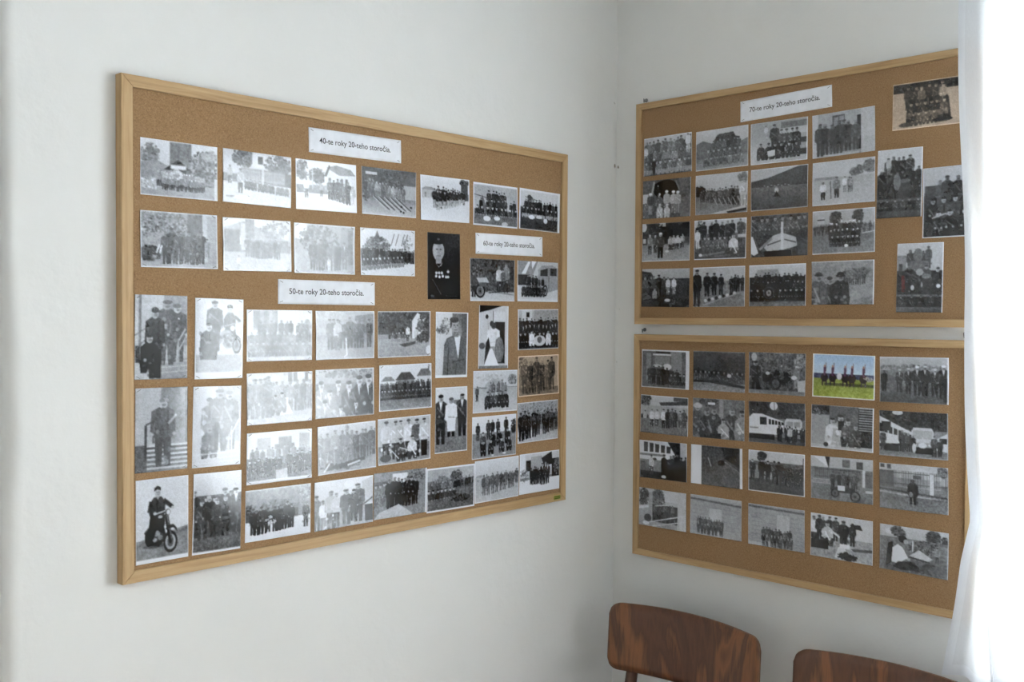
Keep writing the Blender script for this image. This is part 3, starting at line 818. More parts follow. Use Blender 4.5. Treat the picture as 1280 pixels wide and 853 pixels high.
@ph('P5', .7726, .7495, 1.02, 'photo of a dark marching column on an open white street')
def _(p):
    p.G(0, .35, .86, .8); p.house(.03, .32, .3, .56, .7, .55, .06, .5, 2); p.R(.82, .06, .96, .5, .3); p.L(.8, .1, .98, .1, .05, .2); p.T(.88, .1, .08, .04, .3)
    p.G(.5, 1, .8, .88); p.row(.3, .84, .7, .56, .46, .3, 12, .14, .5, .1, .7); p.R(.32, .32, .85, .47, .15, .6); p.row(.36, .86, .76, .6, .46, .3, 9, .12, .65, .1, .75); p.B(.03, .02, .02, .04)
@ph('P6', .9387, .7486, .16, 'photo of a group posed in tiers around a pump before an empty field')
def _(p):
    p.G(0, .6, .66, .7); p.G(.6, 1, .5, .42); p.N(0, .7, 1, 1, .06, .02); p.Q([(.1, .6), (.2, .28), (.3, .6)], .42); p.L(.02, .28, .4, .36, .015, .3)
    p.row(.36, .7, .62, .62, .44, .46, 6, .2); p.row(.2, .92, .72, .72, .38, .36, 9, .2); p.sits(.08, .95, .84, .84, .32, .3, 9, .22, .15, .82, .4); p.E(.3, .82, .08, .06, .9); p.E(.52, .8, .07, .05, .85); p.E(.7, .92, .07, .05, .75); p.B(.02, .05, .02, .04)
@ph('P7', 1.0982, .7488, -.85, 'photo of a dark group on a dark lawn with a white right border')
def _(p):
    p.G(0, .5, .8, .78); p.G(.45, 1, .28, .22); p.N(0, .6, 1, 1, .04, .02); p.T(.25, .3, .06, .14, .3, .1, 24); p.L(.14, .2, .45, .26, .015, .3)
    p.row(.18, .9, .62, .62, .38, .36, 11, .15, .12, .1, .6); p.sits(.1, .88, .7, .7, .28, .26, 9, .16, .1, .78, .6); p.E(.3, .68, .07, .05, .92); p.E(.48, .66, .07, .04, .8); p.E(.64, .74, .05, .06, .88); p.B(.03, .05, .06, .02)
@ph('P12', .7697, .5951, .82, 'dark portrait photo of an officer in a cap with rows of medals', True)
def _(p):
    p.G(0, 1, .14, .08); p.G(.0, .5, .22, .14, .5, 1)
    p.Q([(.05, 1), (.08, .55), (.3, .42), (.5, .42), (.85, .56), (.95, 1)], .08); p.E(.33, .27, .17, .15, .66); p.R(.26, .34, .42, .46, .55); p.E(.38, .28, .1, .12, .55, .7)
    p.E(.29, .25, .03, .012, .25); p.E(.4, .25, .03, .012, .25); p.Q([(.34, .26), (.37, .31), (.32, .31)], .5); p.L(.28, .345, .4, .345, .01, .35)
    p.E(.31, .11, .22, .07, .1); p.R(.12, .12, .5, .17, .06); p.E(.33, .1, .04, .02, .4); p.Q([(.24, .44), (.34, .52), (.46, .44), (.4, .5), (.3, .5)], .8)
    for k, (x, y) in enumerate(((.27, .6), (.35, .6), (.43, .6), (.62, .58), (.26, .65), (.36, .66), (.46, .65), (.56, .66), (.62, .66))): p.E(x, y, .035, .02, .85); p.L(x, y - .03, x, y, .012, .6)
    p.L(.15, .7, .4, .92, .02, .3); p.R(.1, .93, .2, .97, .3); p.L(.55, .94, .9, .95, .012, .35); p.N(0, 0, 1, 1, .015)
@ph('P13', .9294, .5679, .38, 'photo of men working a wheeled motor pump in tall grass')
def _(p):
    p.G(0, .8, .26, .3); p.N(0, 0, 1, .8, .22, .03); p.G(.78, 1, .7, .78); p.T(.15, .3, .12, .14, .3, .2, 40); p.M(.08, .9, .6, .3, .15, .2, .6); p.Q([(.14, .46), (.36, .44), (.42, .56), (.2, .58)], .72)
    p.wheel(.22, .76, .16, .12, .5); p.R(.2, .56, .36, .66, .35); p.M(.64, .78, .62, .75, .15, .5, .6); p.M(.8, .8, .72, .5, .2, .4, .65); p.M(.73, .74, .5, .35, .2); p.L(.38, .76, .98, .84, .03, .5); p.L(.4, .8, .95, .74, .02, .2); p.B(.01, .01, .01, .02)
@ph('P14', 1.0925, .5691, .06, 'photo of a group huddled beside a parked rounded bus')
def _(p):
    p.G(0, 1, .72, .8); p.Q([(0, 0), (.5, 0), (.36, .4), (0, .36)], .55); p.Q([(.1, .32), (.26, .02), (.32, .02), (.2, .32)], .9); p.Q([(.34, .0), (.46, 0), (.36, .2)], .88); p.R(0, .34, .3, .6, .22)
    p.Q([(.5, .2), (.6, .1), (.85, .08), (1, .16), (1, .68), (.7, .78), (.5, .6)], .6); p.Q([(.56, .22), (.74, .16), (.74, .36), (.56, .36)], .22); p.R(.8, .16, .96, .34, .25); p.L(.77, .14, .77, .68, .012, .3); p.wheel(.68, .72, .14, .1, .6, .6)
    p.row(.24, .6, .7, .74, .4, .36, 7, .22, .2, .2, .66); p.sits(.16, .6, .88, .88, .32, .3, 7, .2, .15, .65); p.G(.94, 1, .84, .86); p.T(.38, .72, .26, .16, .2, .16, 60, .03); p.B(.015, 0, .0, .02)
# ---- 50s
@ph('P15', .0764, .4386, -.43, 'upright photo of four uniformed men posing on outdoor steps', True)
def _(p):
    p.G(0, 1, .74, .7); p.G(0, .6, .6, .55, .55, 1); p.R(.08, 0, .13, .8, .5); p.Q([(.4, .8), (1, .75), (1, 1), (.3, 1)], .6)
    for y in (.8, .86, .92): p.L(.5, y, 1, y - .02, .012, .72)
    p.R(.02, .6, .1, .8, .2); p.L(0, .48, .25, .38, .012, .45); p.L(0, .66, .3, .46, .012, .45)
    p.M(.6, .84, .78, .36, .34, .4, .6, None, 1.15); p.M(.8, .8, .7, .38, .36, .45, .75, None, 1.1); p.M(.38, .98, .84, .2, .14, .15, .65, None, .9); p.S(.28, .92, .46, .12, .2, .62, .1); p.R(.36, .7, .48, .98, .12); p.E(.42, .96, .06, .02, .1)
    p.L(.82, .55, .96, .4, .02, .7); p.L(.83, .66, 1, .46, .018, .66); p.L(.82, .52, .84, 1, .02, .62); p.E(.83, .28, .015, .01, .9); p.N(0, 0, 1, 1, .02)
@ph('P16', .1933, .4344, -.87, 'white-bordered photo of three men, one astride a motorcycle, one crouching', True)
def _(p):
    p.G(0, .75, .84, .8); p.G(.7, 1, .66, .6); p.N(0, .7, 1, 1, .03)
    p.M(.4, .66, .62, .34, .36, .25, .7, None, 1.1); p.S(.28, .76, .46, .26, .25, .75, .24); p.E(.28, .66, .14, .1, .3)
    p.Q([(.62, .34), (.82, .33), (.84, .48), (.74, .56), (.64, .54), (.6, .44)], .36); p.T(.7, .5, .1, .08, .55, .15, 40); p.Q([(.585, .36), (.60, .235), (.67, .175), (.77, .175), (.835, .24), (.82, .35)], .38); p.L(.81, .22, .93, .285, .035, .36); p.L(.61, .25, .60, .34, .03, .34)
    p.wheel(.86, .585, .10, .16, .6, .6); p.L(.80, .36, .87, .58, .02, .2); p.L(.60, .345, .92, .29, .012, .7); p.E(.77, .37, .05, .035, .85); p.Q([(.79, .47), (.86, .45), (.94, .5), (.92, .52), (.85, .48)], .2)
    p.E(.715, .135, .052, .045, .74); p.Q([(.655, .12), (.66, .09), (.715, .075), (.765, .09), (.77, .12), (.71, .11)], .2); p.E(.4, .105, .02, .006, .3)
    p.B(.03, .02, .03, .085)
@ph('P17', .0767, .2707, -.45, 'upright photo of one man leaning on a stair rail, hand on hip', True)
def _(p):
    p.G(0, 1, .7, .66); p.R(.48, 0, 1, .68, .5); p.N(.48, 0, 1, .68, .03); p.R(0, .68, .22, 1, .38); p.R(.94, .05, .97, .66, .4)
    for k in range(6): p.R(.22, .68 + k * .053, 1, .70 + k * .053, .74); p.R(.22, .70 + k * .053, 1, .73 + k * .053, .34 + .03 * k)
    p.L(.2, .44, .2, .86, .03, .25); p.L(.32, .3, .34, .66, .02, .35); p.L(.2, .44, .34, .4, .02, .3); p.Q([(.3, .36), (.33, .28), (.36, .36)], .3)
    p.M(.52, .95, .82, .36, .3, .62, .72, None, 1.15); p.L(.64, .28, .76, .34, .03, .45); p.L(.76, .34, .62, .44, .03, .6); p.E(.76, .34, .025, .018, .75); p.L(.42, .3, .33, .43, .035, .34); p.E(.5, .16, .05, .025, .55)
@ph('P18', .1885, .2680, -1.16, 'badly glare-washed photo of men standing on steps', True)
def _(p):
    p.G(0, 1, .86, .82); p.R(.5, 0, 1, .7, .72); p.M(.34, .84, .7, .62, .6, .5, .75); p.M(.54, .82, .78, .55, .5, .55, .75, None, 1.2); p.M(.74, .8, .74, .58, .55, .6, .8, None, 1.1); p.S(.34, .9, .42, .5, .6, .7, .45); p.R(.44, .45, .52, .8, .42)
    p.L(.8, .6, .96, .42, .02, .88); p.L(.8, .56, .8, 1, .018, .86)
    for y in (.84, .9, .95): p.L(.1, y, 1, y - .02, .01, .9)
    p.B(.02, .01, .03, .02)
@ph('P19', .0775, .1055, -.09, 'upright photo of a lone rider on a motorcycle beside a blank wall', True)
def _(p):
    p.G(0, .72, .82, .78); p.Q([(0, .73), (.4, .68), (1, .6), (1, 1), (0, 1)], .5); p.N(0, .72, 1, 1, .04); p.Q([(0, .76), (.5, .7), (1, .62), (1, .66), (0, .8)], .42)
    p.E(.36, .8, .22, .03, .34); p.E(.24, .7, .07, .1, .12); p.Q([(.16, .63), (.3, .54), (.52, .56), (.58, .72), (.44, .82), (.24, .78)], .16); p.E(.4, .66, .06, .035, .5); p.E(.46, .71, .05, .03, .42); p.E(.36, .73, .04, .025, .55)
    p.Q([(.28, .42), (.52, .40), (.55, .56), (.46, .66), (.40, .60), (.34, .72), (.22, .72), (.25, .56)], .12); p.Q([(.26, .44), (.255, .30), (.34, .225), (.48, .22), (.555, .29), (.55, .43)], .22); p.L(.40, .24, .41, .43, .012, .1); p.L(.29, .27, .255, .4, .05, .18); p.L(.255, .4, .35, .42, .04, .2); p.L(.52, .265, .69, .365, .05, .2)
    p.E(.36, .42, .03, .02, .74); p.E(.69, .37, .025, .018, .7); p.L(.34, .43, .52, .405, .014, .8); p.L(.52, .405, .69, .375, .014, .78); p.E(.48, .47, .07, .035, .2); p.E(.46, .465, .04, .018, .66); p.E(.6, .42, .05, .04, .3); p.E(.61, .42, .035, .03, .82)
    p.wheel(.65, .775, .13, .09, .62, .68); p.L(.55, .44, .64, .76, .03, .12); p.L(.60, .46, .68, .76, .02, .3); p.Q([(.55, .62), (.6, .575), (.7, .57), (.77, .62), (.78, .66), (.7, .61), (.6, .62)], .14)
    p.E(.412, .175, .055, .05, .7); p.E(.425, .185, .035, .03, .58, .6); p.Q([(.345, .155), (.35, .115), (.41, .093), (.465, .11), (.475, .15), (.41, .135)], .12); p.L(.385, .17, .445, .17, .006, .3); p.L(.40, .2, .435, .2, .006, .35); p.Q([(.38, .22), (.45, .22), (.415, .26)], .6)
    p.B(.015, .01, .015, .055)
@ph('P20', .1885, .1042, -1.31, 'upright photo of men standing close together on rough ploughed ground', True)
def _(p):
    p.G(0, .3, .86, .74); p.G(.28, .8, .4, .3); p.G(.76, 1, .42, .3); p.N(0, .76, 1, 1, .2, .014)
    p.row(.06, .94, .8, .77, .56, .54, 6, .26, .24, .12, .76); p.row(.14, .9, .82, .8, .5, .5, 5, .24, .2, .4, .78); p.M(.88, .78, .56, .28, .26, .14, .82, .85, 1.1); p.N(0, .3, 1, .8, .04, .02); p.B(.02, .02, .01, .035)
@ph('P21', .3283, .4395, -.19, 'hazy photo of rows of people gathered below a tower')
def _(p):
    p.G(0, .5, .82, .8); p.R(.1, .0, .46, .4, .6); p.R(.1, 0, .2, .35, .5); p.R(.25, 0, .33, .35, .48); p.R(.38, 0, .46, .3, .5); p.E(.92, .34, .06, .16, .5)
    p.G(.5, 1, .5, .56); p.row(.2, .92, .62, .6, .4, .38, 10, .34, .3, .3, .6); p.row(.08, .95, .78, .76, .36, .34, 12, .4, .38, .4, .7); p.sits(.06, .95, .9, .9, .28, .28, 11, .42, .35, .72); p.G(.92, 1, .7, .72); p.B(.02, .02, .02, .02)
@ph('P22', .3284, .3149, -.05, 'hazy photo of men around a small white monument')
def _(p):
    p.G(0, 1, .78, .66); p.R(.55, 0, 1, .22, .7); p.R(.62, 0, .68, .2, .28); p.R(.7, 0, .76, .2, .3); p.R(.88, 0, .93, .2, .3)
    p.row(.06, .34, .9, .88, .8, .76, 5, .5, .48, .4, .66); p.row(.38, .52, .7, .7, .56, .52, 3, .6, .5, .4, .7); p.row(.6, .95, .8, .74, .6, .56, 6, .46, .42, .36, .66); p.Q([(.46, .84), (.54, .62), (.62, .62), (.7, .82)], .88); p.R(.54, .5, .62, .7, .82); p.sits(.42, .52, .84, .8, .4, .4, 2, .5); p.G(.88, 1, .72, .74); p.B(.01, .02, .01, .03)
@ph('P23', .3276, .1975, -.5, 'photo of a uniformed crowd with wreaths before a house with windows')
def _(p):
    p.G(0, .5, .86, .84); p.R(.16, .12, .36, .34, .7); p.R(.48, .12, .68, .3, .55); p.R(.8, .08, .96, .36, .62); p.R(.42, .26, .72, .36, .55)
    p.G(.5, 1, .4, .36); p.row(.1, .95, .66, .64, .34, .36, 12, .5, .45, .45, .74); p.row(.06, .5, .9, .84, .4, .36, 7, .14, .1, .3, .8); p.row(.64, .98, .86, .82, .42, .4, 6, .14, .1, .3, .75); p.T(.25, .8, .16, .08, .25, .25, 40, .03); p.Q([(.44, .76), (.62, .74), (.62, .94), (.44, .96)], .7); p.G(.93, 1, .86, .88); p.B(.01, .03, .01, .03)
@ph('P24', .3248, .0851, -.62, 'photo of dark-coated mourners walking in the snow past trees')
def _(p):
    p.G(0, .5, .6, .5); p.N(0, 0, 1, .5, .06, .06); p.T(.92, .3, .1, .28, .6, .18, 70, .03); p.T(.06, .5, .08, .2, .2, .08, 30); p.T(.5, .4, .4, .14, .45, .1, 60); p.G(.62, 1, .86, .88); p.R(0, .45, .8, .62, .25, .8)
    p.row(.12, .6, .88, .84, .52, .5, 9, .14, .08, .15, .55); p.row(.62, .7, .84, .82, .56, .5, 2, .12, .08, .12); p.M(.92, .86, .5, .2, .18, .15); p.T(.38, .64, .08, .1, .75, .15, 26, .03); p.B(.01, .02, .01, .02)
@ph('P25', .4864, .0835, -.11, 'photo of large figures in shirts, dark coats and waders by a pale wall')
def _(p):
    p.G(0, .6, .86, .8); p.Q([(.8, .1), (1, .02), (1, .55), (.82, .6)], .75); p.G(.6, 1, .6, .66); p.M(.04, 1.0, .72, .42, .3); p.M(.15, 1.0, .62, .85, .5, .4, .6); p.M(.28, .98, .78, .7, .3, .5, .65, None, 1.2); p.M(.37, .96, .7, .75, .25, .5)
    p.M(.54, .95, .74, .28, .24, .3, .7, None, 1.35); p.E(.58, .12, .08, .08, .9); p.M(.74, .93, .8, .34, .1, .3, .6, None, 1.3); p.M(.66, .9, .66, .16, .1); p.R(.86, .6, 1, .94, .12); p.L(.82, .6, 1, .46, .03, .35); p.B(.01, .02, .01, .01)
@ph('P26', .4896, .4387, .21, 'hazy photo of men in a semicircle around a spraying hose')
def _(p):
    p.G(0, .5, .66, .62); p.N(0, 0, 1, .5, .06, .05); p.Q([(.66, .1), (1, .06), (1, .4), (.66, .4)], .45); p.G(.5, 1, .56, .68); p.row(.2, .9, .78, .76, .6, .6, 8, .3, .28, .25, .66); p.M(.36, .8, .64, .7, .4, .4); p.T(.5, .55, .2, .12, .35, .1, 40); p.L(.5, .56, .52, .92, .03, .9); p.L(.52, .9, .47, .95, .02, .88); p.B(.02, .02, .02, .02)
@ph('P27', .4892, .3167, .13, 'hazy close photo of smiling men in open white collars')
def _(p):
    p.G(0, .4, .7, .6); p.G(.3, 1, .5, .44); p.T(.5, .1, .5, .1, .45, .08, 40)
    for x, yb, h, c in ((.1, .78, .74, .6), (.38, .74, .7, .5), (.56, .84, .78, .3), (.74, .8, .84, .26), (.9, .84, .9, .28), (.24, .9, .68, .55), (.16, 1.05, .62, .6), (.68, 1.0, .52, .3), (.42, 1.06, .5, .55)): p.S(x, yb + .2, h, c, .3, .78, c, .85)
    p.B(.01, .02, .02, .02)
@ph('P28', .4944, .1999, 1.1, 'hazy photo of men lying on the ground before standing onlookers')
def _(p):
    p.G(0, .5, .78, .66); p.G(.5, 1, .5, .6); p.row(.08, .6, .8, .78, .7, .66, 6, .56, .5, .5, .7); p.row(.66, .98, .76, .7, .6, .56, 5, .34, .3, .3, .66); p.T(.4, .85, .35, .06, .3, .1, 50); p.L(.12, .9, .8, .76, .07, .26); p.L(.2, .78, .1, .95, .04, .8); p.L(.72, .8, .5, .86, .04, .78); p.M(.5, .3, .3, .6); p.B(.01, .02, .01, .03)
@ph('P29', .6518, .4395, .66, 'photo of small figures on a road below trees and a white gable')
def _(p):
    p.G(0, .6, .3, .36); p.T(.35, .28, .4, .3, .3, .14, 200); p.Q([(.64, .6), (.64, .22), (.74, .04), (.9, .16), (.9, .6)], .85); p.T(.86, .3, .12, .22, .35, .12, 60); p.R(0, .5, .2, .6, .6); p.G(.6, 1, .66, .6); p.N(0, .62, 1, 1, .06, .03); p.sits(.28, .6, .66, .68, .2, .26, 6, .4, .3, .8, .6); p.M(.56, .66, .34, .8, .3); p.M(.72, .74, .38, .75, .5); p.T(.85, .6, .12, .1, .3, .1, 40); p.Q([(.4, .72), (.7, .66), (.7, .72), (.5, .78)], .3); p.E(.96, .86, .06, .1, .85); p.B(.01, .02, .02, .02)
@ph('P30', .6561, .3214, .39, 'photo of a long packed group in front of three hip-roofed houses')
def _(p):
    p.G(0, .4, .84, .82); p.house(.05, .36, .28, .56, .82, .5, .1, .5, 3); p.house(.32, .34, .66, .5, .55, .32, .16, .3, 4); p.house(.72, .28, 1, .55, .78, .4, .16, .35, 2); p.R(.93, .06, .95, .14, .4)
    p.G(.5, .8, .25, .25); p.row(.05, .96, .66, .64, .28, .28, 18, .26, .2, .2, .6); p.sits(.05, .95, .76, .76, .22, .22, 15, .18, .12, .68); p.G(.76, 1, .46, .56); p.N(0, .76, 1, 1, .05, .02); p.B(.02, .02, .02, .03)
@ph('P31', .6530, .2039, .58, 'photo of six men in white shirts, two seated holding hoses')
def _(p):
    p.G(0, .6, .72, .7); p.G(.6, 1, .5, .6); p.N(0, .6, 1, 1, .05, .03)
    for x, c in ((.15, .78), (.32, .76), (.42, .7), (.57, .8), (.72, .4), (.87, .78)): p.M(x, .9, .84, c, .2, .3, .72, None, 1.05)
    p.S(.42, .96, .5, .25, .25, .72, .2); p.S(.64, .94, .52, .8, .25, .72, .25); p.L(.25, .7, .38, .9, .02, .85); p.L(.4, .66, .62, .76, .02, .85); p.E(.14, .86, .1, .08, .25); p.R(.82, .55, .92, .9, .12); p.B(.01, .02, .02, .02)
@ph('P32', .6420, .0844, -.89, 'photo of a dark procession beneath bare trees beside a pale mound')
def _(p):
    p.G(0, .5, .56, .5); p.R(.34, .06, .62, .34, .85); p.T(.78, .22, .18, .2, .4, .22, 120, .025); p.R(0, .2, .34, .7, .42); p.G(.62, 1, .5, .56); p.N(0, .6, 1, 1, .05, .03); p.row(.06, .3, .74, .72, .5, .48, 5, .4, .36, .3, .7); p.row(.3, .78, .8, .76, .64, .62, 8, .12, .08, .2, .68); p.Q([(.0, 1), (.1, .86), (.46, .72), (.72, .96), (.7, 1)], .74); p.N(.05, .75, .7, 1, .04, .02); p.B(0, 0, .03, 0)
@ph('P33', .7952, .0785, -.81, 'white-bordered photo of a group resting on a grassy slope')
def _(p):
    p.G(0, .35, .68, .64); p.G(.3, 1, .42, .36); p.N(0, .3, 1, 1, .12, .03); p.T(.6, .24, .12, .14, .34, .1, 40); p.T(.3, .3, .14, .1, .5, .08, 30); p.row(.12, .5, .62, .6, .3, .3, 6, .4, .3, .3, .7); p.sits(.05, .55, .84, .8, .34, .32, 7, .22, .15, .72, .4); p.sits(.58, .96, .5, .44, .2, .2, 6, .18, .2, .62); p.T(.7, .75, .2, .08, .22, .08, 40); p.B(.02, .04, .03, .04)
@ph('P34', .7950, .4131, -.86, 'upright photo of a single man in a suit jacket and open shirt', True)
def _(p):
    p.G(0, 1, .8, .76); p.T(.3, .22, .14, .12, .5, .2, 50, .025); p.R(.78, 0, .98, .5, .4); p.G(0, .4, .45, .6, .5, .78); p.T(.14, .28, .12, .06, .4, .2, 30, .02)
    p.Q([(.22, 1), (.26, .5), (.34, .4), (.56, .35), (.84, .38), (.95, .5), (.98, 1)], .4); p.Q([(.56, .36), (.76, .36), (.7, .72)], .88); p.Q([(.36, .42), (.56, .37), (.7, .74), (.62, .8)], .44); p.Q([(.76, .36), (.9, .42), (.72, .76)], .36); p.L(.4, .54, .36, 1, .016, .22); p.L(.52, .76, .9, .72, .012, .22); p.L(.64, .78, .62, 1, .014, .26)
    p.E(.6, .22, .13, .115, .66); p.R(.54, .3, .7, .38, .5); p.E(.56, .12, .14, .045, .3); p.E(.46, .18, .03, .06, .32); p.E(.56, .2, .025, .009, .2); p.E(.66, .2, .025, .009, .2); p.L(.56, .275, .66, .275, .009, .3); p.Q([(.6, .2), (.63, .245), (.585, .245)], .54); p.E(.7, .24, .04, .08, .5, .6); p.B(.01, .02, .045, .045)
@ph('P35', .9329, .4300, -.74, 'upright photo of a man in white with a drum beside a doorway', True)
def _(p):
    p.G(0, 1, .78, .74); p.Q([(0, 0), (.8, 0), (.4, .07), (0, .12)], .14); p.R(.5, .1, .9, .24, .82); p.L(.48, .08, .48, .3, .015, .4); p.R(.55, .26, .88, .92, .18); p.R(.9, .0, .98, 1, .8); p.E(.27, .18, .05, .035, .22); p.L(.3, .2, .34, .5, .01, .6)
    p.R(0, .58, .26, .92, .72); p.E(.12, .64, .1, .05, .35); p.M(.5, .92, .66, .86, .6, .25, .4, None, 1.35); p.E(.44, .29, .07, .045, .3); p.E(.7, .7, .15, .2, .46); p.Q([(.58, .54), (.7, .5), (.76, .9), (.6, .88)], .5); p.Q([(.2, .97), (.3, .7), (.46, .68), (.7, .97)], .9); p.Q([(.24, .6), (.34, .5), (.4, .66), (.2, .94)], .2); p.G(.955, 1, .5, .46); p.B(.02, 0, .03, 0)
@ph('P36', .7946, .2387, -.29, 'upright photo of three people on grass, the middle one in white', True)
def _(p):
    p.G(0, .4, .82, .78); p.R(.45, .2, .75, .3, .5); p.R(0, .3, 1, .72, .5, .4); p.G(.7, 1, .5, .44); p.N(0, .7, 1, 1, .1, .02); p.M(.17, .86, .76, .24, .16, .16, .66, .85, 1.15); p.M(.83, .76, .66, .2, .14, .16, .6, .8, 1.2); p.M(.49, .76, .6, .86, .14, .3, .6, None, 1.25); p.Q([(.35, .45), (.63, .45), (.62, .68), (.38, .68)], .86); p.L(.4, .46, .6, .47, .012, .5); p.B(.01, .02, .02, .02)
@ph('P37', .9408, .2979, -.74, 'pale photo of men around a small vehicle on open ground')
def _(p):
    p.G(0, .4, .8, .76); p.T(.4, .18, .3, .08, .72, .06, 40); p.T(.88, .24, .1, .1, .5, .14, 40); p.G(.42, 1, .68, .76); p.E(.48, .42, .22, .2, .66); p.M(.09, .72, .36, .3, .2); p.L(.1, .4, .3, .42, .02, .4); p.row(.38, .72, .72, .7, .46, .44, 5, .48, .4, .4, .6); p.sits(.34, .72, .92, .9, .42, .42, 5, .22, .3, .7, .16); p.E(.52, .93, .16, .05, .72); p.R(.26, .66, .3, .86, .25); p.B(.01, .02, .01, .03)
@ph('P38', .9382, .1879, -.32, 'photo of ten uniformed men in three stepped rows outdoors')
def _(p):
    p.G(0, .42, .88, .82); p.G(.4, 1, .52, .56); p.N(0, .4, 1, 1, .03, .02); p.T(.94, .28, .07, .16, .16, .05, 30); p.row(.17, .76, .58, .5, .44, .46, 5, .24, .2, .2, .66); p.sits(.24, .82, .76, .7, .38, .38, 4, .2, .22, .7, .16); p.sits(.22, .84, .94, .88, .36, .36, 4, .18, .2, .72, .16); p.E(.46, .94, .03, .02, .85); p.E(.72, .92, .04, .02, .85); p.B(.01, .02, .01, .02)
@ph('P39', 1.0955, .4481, .8, 'photo of a large formal group with two figures in white and a crest')
def _(p):
    p.G(0, .4, .72, .62); p.R(.1, .02, .34, .3, .8); p.R(.2, .08, .28, .2, .2); p.R(.4, 0, 1, .3, .6); p.G(.3, 1, .22, .2)
    p.row(.06, .95, .6, .58, .36, .36, 13, .14, .1, .12, .68); p.row(.05, .95, .72, .72, .34, .34, 11, .16, .1, .14, .72, .8); p.sits(.06, .95, .92, .92, .36, .36, 9, .14, .14, .72, .12); p.S(.33, .9, .38, .85, .2, .7, .8); p.S(.74, .9, .38, .85, .2, .7, .8); p.E(.52, .78, .15, .13, .78); p.E(.52, .76, .06, .08, .4); p.G(.95, 1, .3, .3); p.B(.02, .02, .01, .02)
@ph('P40', 1.0961, .3310, .77, 'brown sepia photo of a standing uniformed group', False, SEPIA)
def _(p):
    p.G(0, .5, .62, .55); p.T(.1, .2, .12, .2, .4, .1, 30); p.R(.86, .1, 1, .8, .62); p.G(.8, 1, .42, .5); p.row(.16, .84, .92, .88, .84, .8, 6, .28, .26, .18, .56); p.row(.26, .5, .96, .96, .38, .36, 3, .3, .28, .3, .6); p.N(0, 0, 1, 1, .03); p.B(.02, .03, .02, .03)
@ph('P41', 1.0954, .2138, .63, 'photo of a uniformed rank lined up in front of leafless trees')
def _(p):
    p.G(0, .5, .62, .6); p.T(.5, .16, .5, .16, .5, .2, 160, .025); p.G(.7, 1, .66, .72); p.N(0, .75, 1, 1, .05, .03); p.row(.06, .97, .94, .76, .76, .56, 9, .18, .14, .22, .62); p.row(.12, .98, .6, .56, .3, .3, 10, .3, .2, .3, .62); p.B(.01, .02, .01, .02)
@ph('P42', .9482, .0820, .03, 'pale photo of one long rank standing on a bare yard')
def _(p):
    p.G(0, .4, .84, .74); p.house(.02, .4, .2, .6, .66, .56, .05, .5, 2); p.G(.5, 1, .64, .72); p.N(0, .6, 1, 1, .04, .03); p.row(.2, .86, .84, .74, .48, .42, 8, .34, .4, .24, .62, None, .15); p.row(.26, .9, .7, .66, .36, .36, 7, .34, .36, .3, .62); p.M(.95, .66, .36, .3, .4); p.B(.015, .02, .015, .02)
@ph('P43', 1.1025, .0832, -.3, 'contrasty photo of dark suited men walking past a house porch')
def _(p):
    p.G(0, .6, .8, .74); p.R(.16, .18, .28, .44, .2); p.Q([(.0, .0), (.14, .0), (.14, .5), (0, .5)], .86); p.R(.28, .1, .56, .46, .66); p.Q([(.54, .16), (.8, .02), (.82, .34), (.6, .36)], .12); p.R(.8, .2, .98, .66, .18); p.T(.92, .4, .08, .2, .4, .25, 40, .03); p.G(.66, 1, .86, .9); p.T(.1, .55, .12, .16, .45, .2, 40, .03); p.row(.28, .52, .78, .8, .42, .44, 6, .12, .08, .14, .6); p.row(.58, .7, .84, .82, .56, .56, 3, .12, .14, .14, .62, .85); p.B(.015, .03, .015, .03)
# ---- 70s board
@ph('Q1', .1011, .4494, .27, 'crowded photo of some twenty helmeted people filling the whole frame')
def _(p):
    p.G(0, .3, .8, .7); p.G(.22, 1, .42, .36); p.N(0, .2, 1, 1, .16, .03); p.row(.06, .96, .62, .6, .5, .54, 12, .4, .34, .2, .7, None, .3, .14); p.row(.05, .95, .78, .76, .42, .42, 11, .4, .3, .25, .72, None, .3, .16); p.sits(.06, .95, .98, .96, .36, .36, 10, .4, .25, .78, .6, None, .16); p.M(.92, .5, .5, .85, .7, .2, .6); p.M(.04, .66, .44, .85, .3, .3); p.M(.22, .98, .42, .12, .1, .85); p.B(.01, .02, .01, 0)
@ph('Q2', .2666, .4476, .2, 'photo of a team piled up in a pyramid on a meadow')
def _(p):
    p.G(0, .4, .78, .74); p.Q([(0, .34), (.14, .26), (.34, .36), (.8, .4), (1, .3), (1, .8), (0, .8)], .44); p.G(.72, 1, .5, .6); p.Q([(.14, .9), (.34, .3), (.44, .14), (.72, .12), (.86, .5), (.9, .86)], .3); p.row(.42, .7, .4, .36, .24, .22, 5, .26, .24, .2, .6); p.row(.32, .8, .64, .6, .36, .34, 7, .3, .28, .2, .66); p.sits(.24, .86, .82, .8, .34, .32, 7, .34, .25, .68, .4); p.sits(.2, .9, .92, .9, .24, .24, 7, .4, .3, .7, .45); p.L(.72, .24, .84, .28, .05, .3); p.B(.01, .01, .01, .02)
